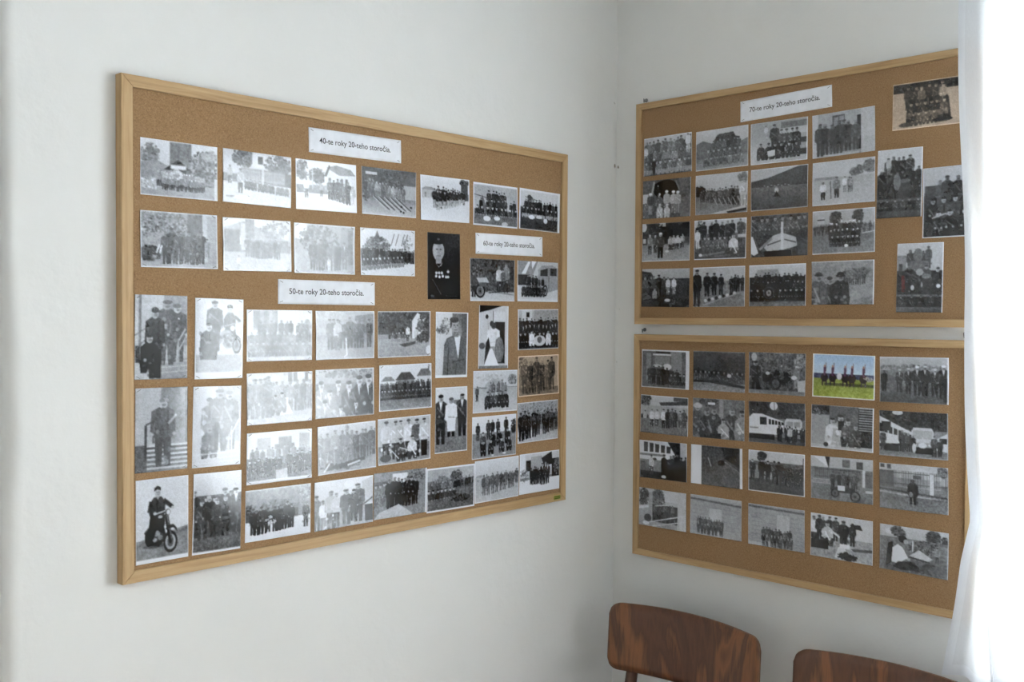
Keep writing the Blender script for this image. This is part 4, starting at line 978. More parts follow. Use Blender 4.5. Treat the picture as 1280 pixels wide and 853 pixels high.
@ph('Q3', .4264, .4467, -.07, 'photo of a group seated round a standing pair near a parked car')
def _(p):
    p.G(0, .5, .66, .64); p.R(.54, .06, 1, .2, .44); p.R(.5, .2, 1, .36, .7); p.G(.5, 1, .66, .74); p.M(.28, .4, .3, .8, .6); p.M(.43, .72, .64, .24, .2, .2, .62, None, 1.2); p.Q([(.78, .38), (1, .36), (1, .74), (.84, .78)], .62); p.R(.86, .46, .98, .58, .25); p.sits(.56, .82, .66, .64, .44, .42, 4, .24, .2, .66, .18); p.sits(.2, .8, .9, .9, .4, .36, 6, .2, .16, .66, .18); p.Q([(.3, .7), (.44, .68), (.44, .82), (.32, .84)], .82); p.R(.86, .72, 1, .86, .2); p.B(.015, .015, .02, .02)
@ph('Q4', .5914, .4473, 1.15, 'photo of a dark row of men indoors below a framed picture')
def _(p):
    p.G(0, 1, .66, .6); p.G(0, 1, .78, .76, 0, .1); p.G(0, 1, .74, .72, .78, 1); p.R(.72, .14, .78, .9, .16); p.R(.33, .08, .53, .34, .3); p.R(.35, .12, .43, .32, .55); p.R(.44, .11, .52, .31, .56); p.R(.1, .94, .75, 1, .7); p.row(.14, .68, .96, .9, .74, .7, 7, .24, .22, .24, .48); p.L(.82, .7, 1, .66, .01, .66); p.R(.1, .35, .72, .9, .25, .35); p.B(.01, .01, .0, 0)
@ph('Q5', .0995, .3342, -.53, 'dark photo of helmeted firemen in front of a cave-like arch')
def _(p):
    p.G(0, 1, .36, .34); p.N(0, 0, 1, 1, .06, .04); p.E(.48, .26, .26, .24, .1); p.R(.24, .1, .72, .36, .1); p.L(.24, .05, .16, .6, .06, .6); p.L(.68, .05, .76, .3, .04, .5); p.R(.76, .0, 1, .4, .4); p.Q([(.7, .6), (1, .4), (1, 1), (.8, 1)], .44); p.R(0, .36, .12, .6, .78)
    for x, yb, c in ((.16, .9, .3), (.34, .92, .4), (.5, .86, .7), (.64, .88, .72), (.73, .9, .66)): p.M(x, yb, .56, c, .5, .9, .7, None, 1.1); p.E(x, yb - .54, .035, .035, .9)
    p.M(.32, .4, .26, .15, .1, .85); p.sits(.36, .52, 1.0, 1.0, .38, .36, 2, .7, .85, .8, .7); p.M(.06, .98, .4, .4); p.B(0, 0, .01, 0)
@ph('Q6', .2665, .3337, -.5, 'photo of a receding file of men leaning in a tug of war')
def _(p):
    p.G(0, .5, .76, .72); p.T(.08, .44, .12, .16, .16, .08, 60); p.T(.92, .16, .1, .14, .5, .1, 30); p.G(.55, 1, .46, .54); p.N(0, .6, 1, 1, .04, .03); p.row(.12, .8, .68, .8, .3, .46, 14, .26, .22, .2, .66, None, .25, .12)
    for k in range(6): p.L(.36 + k * .09, .6, .44 + k * .09, .8, .03, .6)
    p.M(.92, .84, .66, .76, .7, .5, .75, None, 1.1); p.Q([(.3, .98), (.96, .82), (.98, .9), (.5, 1)], .76); p.Q([(.6, .95), (.98, .88), (.98, .94), (.66, 1)], .2); p.B(.01, .01, .01, .01)
@ph('Q7', .4286, .3337, .25, 'photo of one small figure on a wide meadow below a wooded hill')
def _(p):
    p.G(0, .4, .76, .7); p.Q([(0, .3), (.3, .24), (.6, .12), (.84, .02), (1, .02), (1, .48), (0, .44)], .3); p.N(0, .1, 1, .46, .05, .03); p.Q([(0, 0), (.7, 0), (.6, .1), (.3, .22), (0, .28)], .74)
    for k in range(8): p.E(.25 + k * .06, .42 + .02 * (k % 2), .015, .012, .7)
    p.G(.46, 1, .44, .3); p.N(0, .46, 1, 1, .04, .03); p.M(.46, .7, .26, .75, .15, .8, .6, None, 1.2); p.Q([(.4, .7), (.46, .56), (.53, .72), (.47, .66)], .14); p.B(.01, .02, .01, .02)
@ph('Q8', .5929, .3341, .26, 'pale photo of a few men at work on a bare sports field')
def _(p):
    p.G(0, .4, .78, .76); p.T(.68, .3, .06, .08, .45, .08, 30); p.T(.76, .26, .06, .1, .42, .08, 30); p.T(.92, .2, .1, .14, .5, .1, 50); p.G(.38, 1, .68, .74); p.R(.04, .36, .4, .42, .55); p.N(0, .4, 1, 1, .03, .04)
    p.M(.18, .86, .4, .85, .15, .3, .5, None, 1.2); p.M(.4, .84, .48, .5, .14, .3, .6, None, 1.1); p.L(.3, .45, .31, .86, .02, .3); p.M(.53, .72, .36, .85, .5, .4); p.M(.6, .74, .34, .5, .35); p.M(.63, .74, .32, .6, .4); p.B(.01, .01, .01, .02)
@ph('Q9', .0976, .2190, -.46, 'photo of an officer facing a rank of men in white shirts')
def _(p):
    p.G(0, .55, .16, .2); p.R(.36, 0, .5, .1, .7); p.T(.25, .2, .25, .2, .2, .1, 60); p.E(.04, .1, .06, .12, .8); p.R(.02, .4, .08, .52, .78); p.G(.58, 1, .56, .64); p.N(0, .6, 1, 1, .04, .03); p.row(.58, .86, .72, .66, .36, .32, 7, .7, .15, .7, .7); p.M(.17, .8, .52, .5, .2, .75, .7); p.M(.28, .78, .46, .35, .2, .7); p.M(.39, .9, .66, .28, .1, .88, .75, None, 1.2); p.E(.53, .74, .04, .03, .8); p.R(.86, .38, 1, .6, .4, .6); p.B(.01, .01, .01, .02)
@ph('Q10', .2642, .2182, -.34, 'photo of a team standing and lounging on grass near pine trees')
def _(p):
    p.G(0, .4, .8, .72); p.T(.12, .22, .05, .2, .36, .08, 26); p.T(.94, .28, .05, .16, .36, .08, 26); p.G(.36, 1, .42, .32); p.N(0, .4, 1, 1, .08, .03); p.row(.1, .86, .64, .58, .58, .56, 8, .26, .22, .2, .66); p.M(.07, .72, .5, .85, .8); p.sits(.2, .7, .78, .76, .36, .34, 6, .36, .25, .72, .4); p.S(.76, .9, .52, .82, .4, .75, .35); p.L(.1, .9, .6, .82, .05, .5); p.L(.4, .92, .7, .9, .05, .45); p.E(.13, .88, .035, .04, .85); p.R(.84, .4, .98, .48, .75); p.B(.01, .02, .015, .03)
@ph('Q11', .4300, .2191, -.05, 'photo of onlookers crowding over a model with stacked white tiers')
def _(p):
    p.G(0, 1, .3, .26); p.N(0, 0, 1, 1, .16, .04); p.sits(.06, .96, .5, .46, .44, .42, 8, .32, .2, .62); p.Q([(.24, .78), (.4, .5), (.56, .44), (.8, .56), (.82, .76), (.6, .84), (.3, .86)], .74); p.L(.3, .72, .54, .62, .03, .3); p.L(.6, .6, .8, .68, .03, .35); p.R(.54, .18, .58, .84, .82); p.Q([(0, .5), (.04, .5), (.14, .9), (.06, .96), (0, .9)], .88); p.L(.16, .82, .38, .56, .06, .55); p.R(.26, .86, .72, 1, .1); p.Q([(.82, .66), (1, .62), (1, .98), (.84, 1)], .34); p.B(.01, .01, 0, 0)
@ph('Q12', .5943, .2199, .25, 'photo of a group in white caps on a sports ground beneath two trees')
def _(p):
    p.G(0, .4, .74, .66); p.T(.38, .2, .09, .16, .28, .08, 50); p.T(.74, .18, .07, .16, .28, .08, 50); p.R(.08, .16, .2, .3, .75); p.R(.08, .2, .2, .23, .3); p.T(.5, .4, .5, .08, .36, .1, 80); p.Q([(.5, .28), (.7, .24), (.7, .34), (.52, .34)], .78); p.row(.04, .26, .58, .56, .24, .24, 6, .3, .26, .3, .6); p.row(.72, .98, .56, .52, .22, .22, 6, .4); p.G(.58, 1, .46, .52); p.N(0, .6, 1, 1, .04, .02); p.L(.8, .56, 1, .52, .02, .75)
    p.row(.28, .74, .66, .64, .38, .38, 8, .24, .2, .88, .7); p.row(.3, .72, .76, .74, .32, .3, 7, .22, .18, .86, .72); p.sits(.34, .72, .84, .84, .26, .26, 6, .2, .2, .75, .24); p.E(.55, .82, .03, .035, .9); p.B(.01, .02, .015, .02)
@ph('Q13', .0972, .0972, -.65, 'dim photo of young people standing at the edge of a field')
def _(p):
    p.G(0, .32, .72, .66); p.G(.26, 1, .3, .18); p.N(0, .3, 1, 1, .06, .03); p.Q([(0, .06), (.2, .1), (.3, .3), (0, .5)], .2); p.row(.1, .46, .72, .7, .5, .52, 5, .24, .2, .18, .62); p.M(.56, .68, .44, .82, .5, .3); p.M(.68, .66, .44, .84, .5, .3); p.S(.28, .78, .28, .6, .3, .7); p.T(.62, .86, .14, .06, .3, .2, 30, .03); p.E(.55, .82, .06, .04, .75); p.N(.4, .4, 1, 1, .04, .02)
@ph('Q14', .2618, .0972, .22, 'photo of dark men at attention in a receding line, hats laid before them')
def _(p):
    p.G(0, .4, .72, .7); p.G(.36, 1, .52, .5); p.N(0, .5, 1, 1, .05, .02); p.M(.08, 1.0, .95, .14, .12, .2, .55, None, .9); p.M(.28, .74, .6, .16, .13, .2, .56, None, 1.1); p.M(.42, .72, .56, .16, .14, .2, .56, None, 1.1); p.M(.55, .7, .52, .18, .15, .2, .56); p.row(.74, .95, .66, .62, .44, .42, 4, .16, .13, .2, .5)
    for k in range(9): p.E(.25 + k * .07, .84 - k * .022, .03, .04, .2 if k % 2 else .76)
    p.L(.2, .95, .9, .66, .025, .62); p.B(0, .02, .01, .01)
@ph('Q15', .4262, .0982, .29, 'dark photo of a dense crowd with instruments before a light building')
def _(p):
    p.G(0, .3, .8, .74); p.Q([(.1, .3), (.16, .12), (.52, .12), (.58, .34)], .6); p.G(.3, .9, .16, .14); p.R(.02, .3, .1, .6, .16); p.row(.15, .98, .58, .56, .36, .34, 13, .15, .12, .12, .56); p.row(.1, .95, .74, .72, .34, .34, 12, .14, .12, .12, .6); p.sits(.06, .94, .86, .86, .28, .28, 10, .12, .1, .66, .1); p.wheel(.36, .68, .15, .3, .16); p.G(.88, 1, .42, .52); p.N(0, .86, 1, 1, .08, .02); p.B(.01, .03, .01, .0)
@ph('Q16', .5939, .1011, .12, 'photo of two capped officers in close-up before a busy yard')
def _(p):
    p.G(0, 1, .6, .54); p.N(0, 0, 1, 1, .08, .05); p.row(.56, .82, .56, .54, .4, .36, 6, .4, .36, .36, .58); p.T(.8, .24, .14, .06, .4, .12, 30); p.Q([(.62, .7), (1, .6), (1, .8), (.64, .9)], .62); p.S(.3, 1.1, .74, .32, .3, .6, .3); p.S(.12, 1.12, .86, .4, .3, .62, .4); p.S(.47, 1.1, .84, .26, .2, .58, .26); p.E(.47, .34, .075, .03, .18); p.E(.12, .32, .07, .03, .24); p.B(0, .02, .02, 0)
@ph('Q17', .7838, .4877, -.51, 'sepia photo of young people posing in a huddle, half behind the curtain', False, SEPIA)
def _(p):
    p.G(0, .25, .2, .2); p.N(0, 0, 1, .25, .06, .03); p.G(.22, 1, .66, .7); p.N(0, .25, 1, 1, .02, .05); p.Q([(.2, .9), (.22, .3), (.4, .12), (.66, .12), (.8, .4), (.84, .86)], .2); p.row(.24, .7, .6, .56, .5, .5, 6, .28, .22, .24, .62, None, .2, .12); p.M(.72, .56, .46, .6, .3); p.sits(.28, .74, .78, .76, .34, .34, 6, .26, .22, .68, .4); p.sits(.3, .6, .94, .92, .28, .28, 4, .3, .22, .68, .3); p.E(.2, .9, .1, .05, .3); p.E(.72, .86, .14, .05, .18); p.B(.01, .02, .01, .02)
@ph('Q18', .7250, .3198, -.72, 'upright photo of people standing on top of a tank wagon', True)
def _(p):
    p.G(0, .4, .8, .72); p.G(.3, 1, .2, .2); p.Q([(0, 0), (1, 0), (1, .42), (.8, .34), (.72, .12), (.25, .1), (.2, .3), (0, .38)], .78); p.row(.26, .7, .5, .46, .38, .36, 5, .22, .18, .18, .56); p.M(.26, .36, .24, .7, .5); p.row(.14, .9, .66, .6, .34, .32, 6, .18, .15, .2, .5); p.E(.62, .6, .16, .15, .26); p.E(.62, .47, .12, .03, .42); p.E(.45, .48, .08, .12, .55, .8); p.R(0, .72, 1, .76, .34); p.sits(.1, .9, .9, .88, .16, .16, 6, .22, .2, .64); p.G(.9, 1, .3, .26); p.N(0, .3, 1, 1, .04, .02); p.B(.01, .01, .02, 0)
@ph('Q19', .8285, .2707, .21, 'upright photo of a close group, partly covered by the curtain', True)
def _(p):
    p.G(0, .35, .74, .7); p.R(.05, .26, .3, .42, .3); p.G(.4, 1, .3, .2); p.Q([(.1, 1), (.2, .5), (.35, .25), (.8, .22), (1, .4), (1, 1)], .16); p.row(.38, .9, .62, .6, .46, .46, 4, .26, .22, .22, .5); p.sits(.24, .9, .8, .76, .36, .36, 4, .2, .16, .64); p.sits(.34, .86, .98, .96, .36, .36, 3, .16, .14, .72); p.L(.2, .72, .5, .66, .02, .7); p.B(.03, .01, .02, .02)
@ph('Q20', .7729, .1085, -.48, 'upright photo of people climbing over an old tanker, below the others', True)
def _(p):
    p.G(0, .4, .78, .72); p.Q([(0, .18), (.2, .18), (.2, .7), (0, .7)], .55); p.G(.4, .92, .2, .18); p.R(.05, .3, .12, .46, .24); p.row(.26, .72, .42, .38, .32, .3, 4, .34, .3, .26, .5); p.R(.3, .26, .7, .42, .42); p.E(.46, .18, .1, .1, .46); p.row(.24, .6, .72, .7, .4, .38, 3, .24, .18, .24, .6); p.M(.88, .8, .46, .2, .16, .3); p.E(.64, .6, .14, .15, .24); p.E(.64, .48, .1, .035, .5); p.E(.5, .42, .08, .05, .66); p.L(.14, .46, .16, .7, .05, (.34, .14, .14)); p.E(.35, .64, .04, .04, .78); p.E(.9, .62, .045, .03, .85); p.E(.55, .6, .02, .04, .6); p.R(0, .74, 1, .77, .4); p.sits(.14, .92, .92, .9, .16, .16, 5, .18, .2, .5); p.G(.93, 1, .4, .34); p.N(0, .2, 1, 1, .04, .02); p.B(.01, .01, .02, 0)
# ---- lower board
@ph('B1', .1004, .5088, -.32, 'photo of people in front of a small truck cab, white strip along one side')
def _(p):
    p.G(0, 1, .36, .4); p.R(.1, .1, .2, .8, .52); p.R(.62, .05, .84, .8, .52); p.R(.3, .0, .6, .15, .16); p.Q([(.24, .16), (.3, .1), (.56, .1), (.62, .16), (.62, .5), (.24, .5)], .42); p.R(.28, .18, .59, .38, .55); p.L(.24, .13, .62, .13, .04, .82); p.E(.54, .44, .09, .08, .82); p.E(.34, .42, .1, .04, .75); p.row(.18, .72, .9, .9, .48, .44, 7, .2, .16, .2, .48); p.sits(.62, .9, .9, .9, .3, .3, 4, .24, .2, .62, .2); p.G(.92, 1, .42, .46); p.B(.02, .04, .075, .03, .86)
@ph('B2', .2650, .5096, .03, 'dark photo of a line of crouching figures under a shadowed bank')
def _(p):
    p.G(0, .5, .3, .2); p.N(0, 0, 1, .5, .05, .06); p.G(.5, .78, .14, .16); p.sits(.06, .95, .74, .8, .26, .3, 11, .2, .16, .55, .3); p.T(.5, .7, .45, .08, .25, .14, 60, .025); p.G(.8, 1, .5, .58); p.N(0, .78, 1, 1, .1, .03); p.Q([(0, .76), (.4, .8), (1, .9), (1, .84), (.5, .72)], .2); p.E(.7, .6, .04, .05, .72); p.B(0, .02, 0, .01, .6)
@ph('B3', .4291, .5110, -.14, 'photo of workers with round tanks and machinery, one man striding')
def _(p):
    p.G(0, 1, .44, .36); p.N(0, 0, 1, 1, .16, .05); p.T(.5, .3, .45, .3, .36, .14, 120); p.T(.9, .2, .1, .16, .6, .14, 40); p.E(.1, .12, .05, .1, .7); p.M(.12, .94, .72, .22, .12, .2, .6, None, 1.2); p.Q([(.04, .96), (.1, .6), (.16, .6), (.24, .96), (.18, .96), (.12, .72), (.07, .96)], .14); p.T(.5, .6, .26, .18, .15, .08, 80); p.M(.58, .6, .3, .4, .3, .85); p.M(.84, .84, .54, .5, .55, .85, .6); p.E(.8, .58, .05, .05, .82); p.E(.34, .5, .04, .04, .8); p.wheel(.48, .74, .14, .14, .4); p.Q([(.86, .66), (1, .62), (1, 1), (.88, 1)], .74); p.G(.9, 1, .5, .54); p.B(.01, .01, .01, .01, .7)
@ph('B4', .5996, .5113, -.34, 'colour photo of horse riders on green grass under a blue sky', False, (1, 1, 1))
def _(p):
    p.G(0, .5, (.62, .72, .84), (.76, .82, .88)); p.R(.02, .44, 1, .56, (.3, .32, .42)); p.N(0, .42, 1, .58, .1, .03); p.G(.56, 1, (.52, .56, .3), (.6, .64, .3)); p.N(0, .56, 1, 1, .06, .03); p.G(.66, .72, (.3, .32, .2), (.34, .36, .2), .2, .98)
    for x in (.2, .33, .53, .64, .82): p.E(x, .54, .06, .1, (.2, .13, .13)); p.R(x - .04, .56, x - .02, .72, (.18, .12, .12)); p.R(x + .02, .56, x + .04, .72, (.18, .12, .12)); p.Q([(x - .02, .5), (x + .02, .5), (x + .015, .3), (x - .015, .3)], (.34, .24, .34)); p.E(x, .28, .012, .03, (.6, .45, .4)); p.L(x + .02, .4, x + .02, .2, .012, (.4, .3, .35))
    p.E(.44, .5, .04, .08, (.8, .8, .84)); p.T(.9, .54, .08, .04, .6, .2, 14, .03); p.B(.025, .02, .02, .03, .9)
@ph('B5', .7636, .5106, .76, 'photo of men in peaked caps lined up on a paved square')
def _(p):
    p.G(0, .3, .74, .66); p.T(.5, .24, .5, .06, .5, .08, 70); p.G(.3, 1, .5, .3); p.N(0, .35, 1, 1, .03, .03); p.M(.07, .76, .46, .18, .14, .3, .4); p.row(.3, .92, .78, .88, .54, .7, 6, .16, .15, .8, .58, .75, .1); p.R(.93, .5, .98, .95, .12); p.B(.01, .02, .025, .01, .88)
@ph('B6', .0976, .3861, -.38, 'photo of people strolling along a wall with a tree behind')
def _(p):
    p.G(0, .3, .76, .74); p.T(.1, .14, .12, .16, .34, .16, 70); p.Q([(.4, .18), (1, .1), (1, .2), (.44, .26)], .3); p.R(.7, .02, 1, .12, .34); p.R(0, .28, 1, .6, .66); p.T(.08, .58, .1, .08, .25, .1, 30); p.T(.9, .56, .12, .1, .2, .1, 40); p.G(.62, 1, .5, .46); p.N(0, .6, 1, 1, .04, .03); p.M(.25, .82, .46, .84, .25, .3); p.M(.36, .8, .44, .8, .3, .3); p.M(.5, .84, .5, .84, .2, .2); p.row(.58, .92, .82, .78, .48, .46, 5, .36, .25, .2, .6, None, .2, .16); p.M(.1, .76, .36, .7, .5); p.B(.01, .02, .01, 0)
@ph('B7', .2653, .3880, .39, 'close photo of men in caps talking in front of a wall')
def _(p):
    p.G(0, 1, .5, .4); p.N(0, 0, 1, 1, .08, .06); p.R(.52, .02, .6, .6, .6); p.T(.3, .1, .2, .1, .3, .1, 40); p.R(.3, .1, .44, .16, .85); p.S(.1, .95, .82, .36, .78, .6, .3); p.S(.28, 1.05, .8, .26, .4, .6, .22); p.S(.42, 1.05, .86, .3, .4, .6, .26); p.S(.76, 1.05, .86, .34, .5, .66, .28); p.S(.6, 1.1, .62, .66, .25, .66, .5); p.S(.95, 1.05, .8, .6, .3, .6); p.E(.1, .2, .09, .06, .74); p.G(.86, 1, .22, .2, .2, .55); p.B(.01, .01, .01, .01, .6)
@ph('B8', .4304, .3903, .85, 'photo of two white buses under trees with people standing alongside')
def _(p):
    p.G(0, .4, .26, .3); p.T(.2, .18, .2, .18, .22, .1, 80); p.T(.76, .22, .26, .2, .28, .12, 120); p.E(.45, .1, .07, .1, .82); p.L(.46, 0, .46, .4, .012, .3); p.Q([(.0, .4), (.08, .3), (.24, .3), (.62, .46), (.62, .72), (.3, .86), (0, .84)], .86); p.R(.2, .38, .32, .56, .2); p.R(.02, .62, .18, .66, .6)
    for k in range(5): p.Q([(.36 + k * .055, .41 + k * .015), (.4 + k * .055, .42 + k * .015), (.4 + k * .055, .54), (.36 + k * .055, .54)], .18)
    p.bus(.64, .38, .94, .74, .8, .62, .55); p.G(.84, 1, .3, .34); p.R(0, .78, .46, .9, .16); p.row(.52, .98, .94, .92, .4, .36, 8, .16, .12, .2, .66, .8); p.M(.73, .96, .4, .72, .25); p.B(.01, .01, .01, .01, .7)
@ph('B9', .5979, .3913, -.25, 'photo of four people sitting together on a doorstep beside shutters')
def _(p):
    p.G(0, 1, .6, .66); p.R(0, 0, .3, .22, .16); p.T(.12, .16, .12, .08, .4, .2, 30, .03); p.R(.3, 0, .76, .6, .38); p.R(.76, .04, 1, .6, .2)
    for k in range(9): p.L(.77, .08 + k * .055, 1, .08 + k * .055, .022, .62)
    p.R(.6, .6, 1, .95, .18); p.T(.85, .72, .14, .14, .2, .08, 50); p.G(.9, 1, .72, .74); p.S(.35, .94, .66, .85, .2, .7, .78); p.S(.48, .92, .72, .7, .24, .7, .7, .2); p.R(.44, .34, .54, .56, .2); p.S(.6, .92, .64, .36, .25, .66, .2); p.S(.72, .92, .52, .3, .4, .6, .3); p.E(.25, .9, .04, .05, .2); p.E(.35, .92, .06, .03, .8); p.B(.01, .01, .02, .02)
@ph('B10', .7639, .3897, .96, 'photo of a bus head-on between other buses, firemen alongside')
def _(p):
    p.G(0, .4, .18, .24); p.T(.6, .2, .45, .22, .22, .12, 160); p.E(.28, .04, .08, .05, .75); p.coach(0, .12, .8, .5, .46, .72, .82, 7, .2); p.R(.04, .24, .18, .44, .2); p.Q([(.8, .6), (1, .42), (1, .84), (.8, .78)], .8); p.R(.88, .54, .98, .66, .22); p.bus(.48, .34, .8, .8, .78, .66, .6); p.Q([(.5, .4), (.78, .4), (.78, .54), (.5, .54)], .66); p.E(.64, .72, .06, .06, .85); p.G(.86, 1, .46, .54); p.R(.54, .78, .8, .9, .1); p.R(.08, .76, .3, .88, .16); p.row(.34, .5, .88, .88, .44, .4, 4, .24, .18, .3, .6); p.E(.52, .78, .03, .1, .82); p.row(.82, .9, .94, .94, .42, .4, 2, .3, .22, .3); p.M(.06, .86, .44, .3, .2); p.B(.01, .01, .015, .02, .7)
@ph('B11', .0954, .2641, .84, 'photo of dark figures gathered at the side of a white bus')
def _(p):
    p.G(0, 1, .78, .3); p.Q([(0, 0), (.6, 0), (.75, .3), (.7, .5), (0, .5)], .82)
    for k in range(5): p.Q([(.1 + k * .12, .04 + k * .02), (.19 + k * .12, .05 + k * .02), (.18 + k * .12, .3), (.1 + k * .12, .3)], .25)
    p.R(.0, .34, .6, .4, .5); p.Q([(.6, 0), (.86, 0), (.86, .4), (.76, .34)], .2); p.R(.86, 0, 1, .5, .72); p.R(.02, .56, .12, .7, .4); p.G(.8, 1, .24, .18); p.R(.3, .56, .64, .8, .55); p.M(.26, .9, .52, .75, .3, .2, .6); p.E(.33, .48, .04, .03, .15); p.row(.52, .96, .98, .96, .68, .66, 7, .1, .08, .14, .5); p.R(.46, .62, 1, 1, .1, .7); p.E(.6, .4, .05, .06, .85); p.E(.52, .92, .05, .04, .8); p.B(.01, .01, .01, 0)
@ph('B12', .2609, .2666, .58, 'dark photo of a grassy slope with wide white side borders')
def _(p):
    p.G(0, 1, .3, .36); p.N(0, 0, 1, 1, .1, .03); p.Q([(.6, 0), (.95, 0), (.95, .5), (.66, .3)], .18); p.L(.62, .34, .94, .6, .03, .45); p.L(.34, .3, .4, .52, .03, .66); p.T(.6, .4, .06, .06, .16, .05, 20); p.N(.2, .5, .95, 1, .05, .02); p.B(.21, .01, .055, 0, .9)
@ph('B13', .4303, .2684, .54, 'photo of a dark rank standing on dark ground, a tree behind one')
def _(p):
    p.G(0, .35, .78, .72); p.R(0, .26, 1, .36, .4); p.T(.24, .14, .07, .12, .22, .06, 30); p.G(.36, .7, .56, .52); p.G(.68, 1, .3, .24); p.N(0, .7, 1, 1, .06, .02); p.row(.08, .22, .72, .74, .54, .58, 2, .16); p.M(.36, .76, .52, .18); p.row(.48, .94, .76, .82, .52, .54, 8, .18, .16, .16, .42); p.R(.6, .4, .98, .78, .2, .6); p.L(.97, .1, .97, .6, .02, .25); p.B(.015, .02, .02, .025)
@ph('B14', .5984, .2715, 1.04, 'photo of people on a small cart holding a blank board by railings')
def _(p):
    p.G(0, .4, .74, .72); p.Q([(.04, 0), (.3, 0), (.3, .26)], .86); p.Q([(.24, 0), (.32, 0), (.3, .28)], .2); p.R(.52, .05, .64, .22, .42); p.R(.74, .08, .84, .24, .3); p.R(0, .26, 1, .5, .5); p.fence(.06, .8, .26, .5, 34, .3); p.R(.83, .26, .88, .78, .82); p.fence(.88, 1, .3, .66, 8, .34); p.fence(.04, .36, .52, .64, 16, .68); p.G(.64, 1, .5, .46); p.N(0, .64, 1, 1, .08, .02); p.R(.88, .7, 1, .76, .76); p.row(.38, .74, .74, .72, .4, .38, 6, .28, .24, .24, .56); p.R(.33, .68, .72, .8, .24); p.wheel(.4, .82, .1, .16, .4); p.wheel(.72, .86, .12, .16, .45); p.R(.44, .64, .56, .76, .88); p.B(.01, .01, .01, .01, .7)
@ph('B15', .7660, .2713, 1.17, 'photo of one dark figure in front of long iron railings')
def _(p):
    p.G(0, .4, .76, .72); p.R(.02, .02, .08, .1, .3); p.R(.12, .02, .18, .12, .3); p.Q([(.3, .2), (.6, .06), (.9, .16), (.9, .3), (.3, .3)], .8); p.R(0, .16, .22, .52, .4); p.R(.5, .22, .62, .44, .35); p.R(.22, .3, .9, .5, .62); p.fence(.02, .98, .14, .48, 40, .3); p.R(.74, .18, .8, .66, .82); p.T(.93, .12, .06, .1, .4, .15, 30); p.L(0, .56, 1, .66, .035, .3); p.L(0, .62, 1, .72, .04, .7); p.G(.7, 1, .46, .5); p.N(0, .6, 1, 1, .14, .02); p.M(.5, .86, .54, .16, .14, .15, .36, None, 1.3); p.E(.5, .6, .08, .12, .15); p.E(.47, .64, .03, .06, .55); p.B(0, .01, .01, .01, .7)
@ph('B16', .0947, .1339, .07, 'photo of people on a vehicle behind slanting rails by a conical tree')
def _(p):
    p.G(0, 1, .74, .6); p.T(.1, .24, .12, .24, .34, .12, 70); p.T(.42, .22, .14, .22, .36, .1, 90); p.R(.22, .1, .3, .8, .62); p.R(.56, .02, .84, .3, .76); p.R(.82, .0, 1, 1, .74); p.R(.3, .4, .82, .86, .24); p.row(.38, .74, .72, .7, .34, .34, 5, .3, .26, .24, .54); p.E(.2, .78, .08, .1, .3); p.Q([(0, .5), (.22, .44), (.22, .5), (0, .58)], .82); p.L(.2, .9, 1, .58, .03, .78); p.L(.3, .98, 1, .74, .03, .76); p.L(.36, .44, .76, .34, .03, .74)
    for k in range(7): p.L(.4 + k * .09, .84 - k * .03, .4 + k * .09, 1, .012, .6)
    p.E(.16, .92, .07, .05, .84); p.B(.01, .01, .01, .01, .7)
@ph('B17', .2602, .1354, .25, 'pale photo of a tight group before a wall with a pale doorway')
def _(p):
    p.G(0, 1, .62, .64); p.G(0, .14, .7, .62); p.L(0, .1, 1, .16, .05, .4)
    for k in range(6): p.L(0, .26 + k * .1, 1, .3 + k * .1, .012, .58)
    p.R(.38, .3, .62, .7, .74); p.row(.16, .64, .84, .86, .32, .3, 10, .3, .26, .22, .56, None, .3, .1); p.row(.16, .64, .96, .96, .3, .28, 9, .26, .22, .2, .6, .75); p.B(.01, .01, .01, .01, .72)
@ph('B18', .4316, .1346, .55, 'pale photo of a group huddled at the bottom edge before a boarded wall')
def _(p):
    p.G(0, 1, .64, .62); p.L(0, .06, 1, .1, .05, .42)
    for k in range(7): p.L(.06, .22 + k * .1, .5, .23 + k * .1, .012, .56); p.L(.74, .24 + k * .1, 1, .26 + k * .1, .012, .56)
    p.R(.52, .2, .74, .8, .72); p.row(.28, .76, .86, .88, .36, .34, 10, .3, .26, .22, .54, None, .3, .1); p.row(.3, .76, .98, .99, .32, .3, 9, .26, .22, .2, .62, .75); p.G(.92, 1, .72, .74, 0, .26); p.B(.01, .01, .01, .01, .7)
@ph('B19', .5996, .1336, .01, 'contrasty photo of men stooping over work on rubble')
def _(p):
    p.G(0, .5, .8, .78); p.G(.5, 1, .6, .66); p.N(0, .5, 1, 1, .14, .04); p.M(.06, .72, .66, .85, .2, .4, .6, None, 1.1); p.row(.14, .4, .62, .58, .56, .52, 4, .22, .14, .2, .62); p.S(.28, .72, .56, .74, .25, .7, .2); p.L(.34, .36, .46, .46, .05, .8); p.M(.54, .7, .62, .14, .1, .16, .5, None, 1.3); p.M(.68, .64, .52, .2, .12); p.Q([(.64, .16), (.8, .14), (.84, .26), (.68, .24)], .18); p.R(.0, .6, .3, .8, .16); p.Q([(.4, .96), (.46, .7), (.56, .68), (.62, .96)], .84); p.R(.48, .62, .64, .72, .88); p.T(.6, .9, .16, .08, .14, .08, 40); p.Q([(.66, .7), (1, .66), (1, .72), (.7, .76)], .24); p.B(.01, .01, .01, .01)
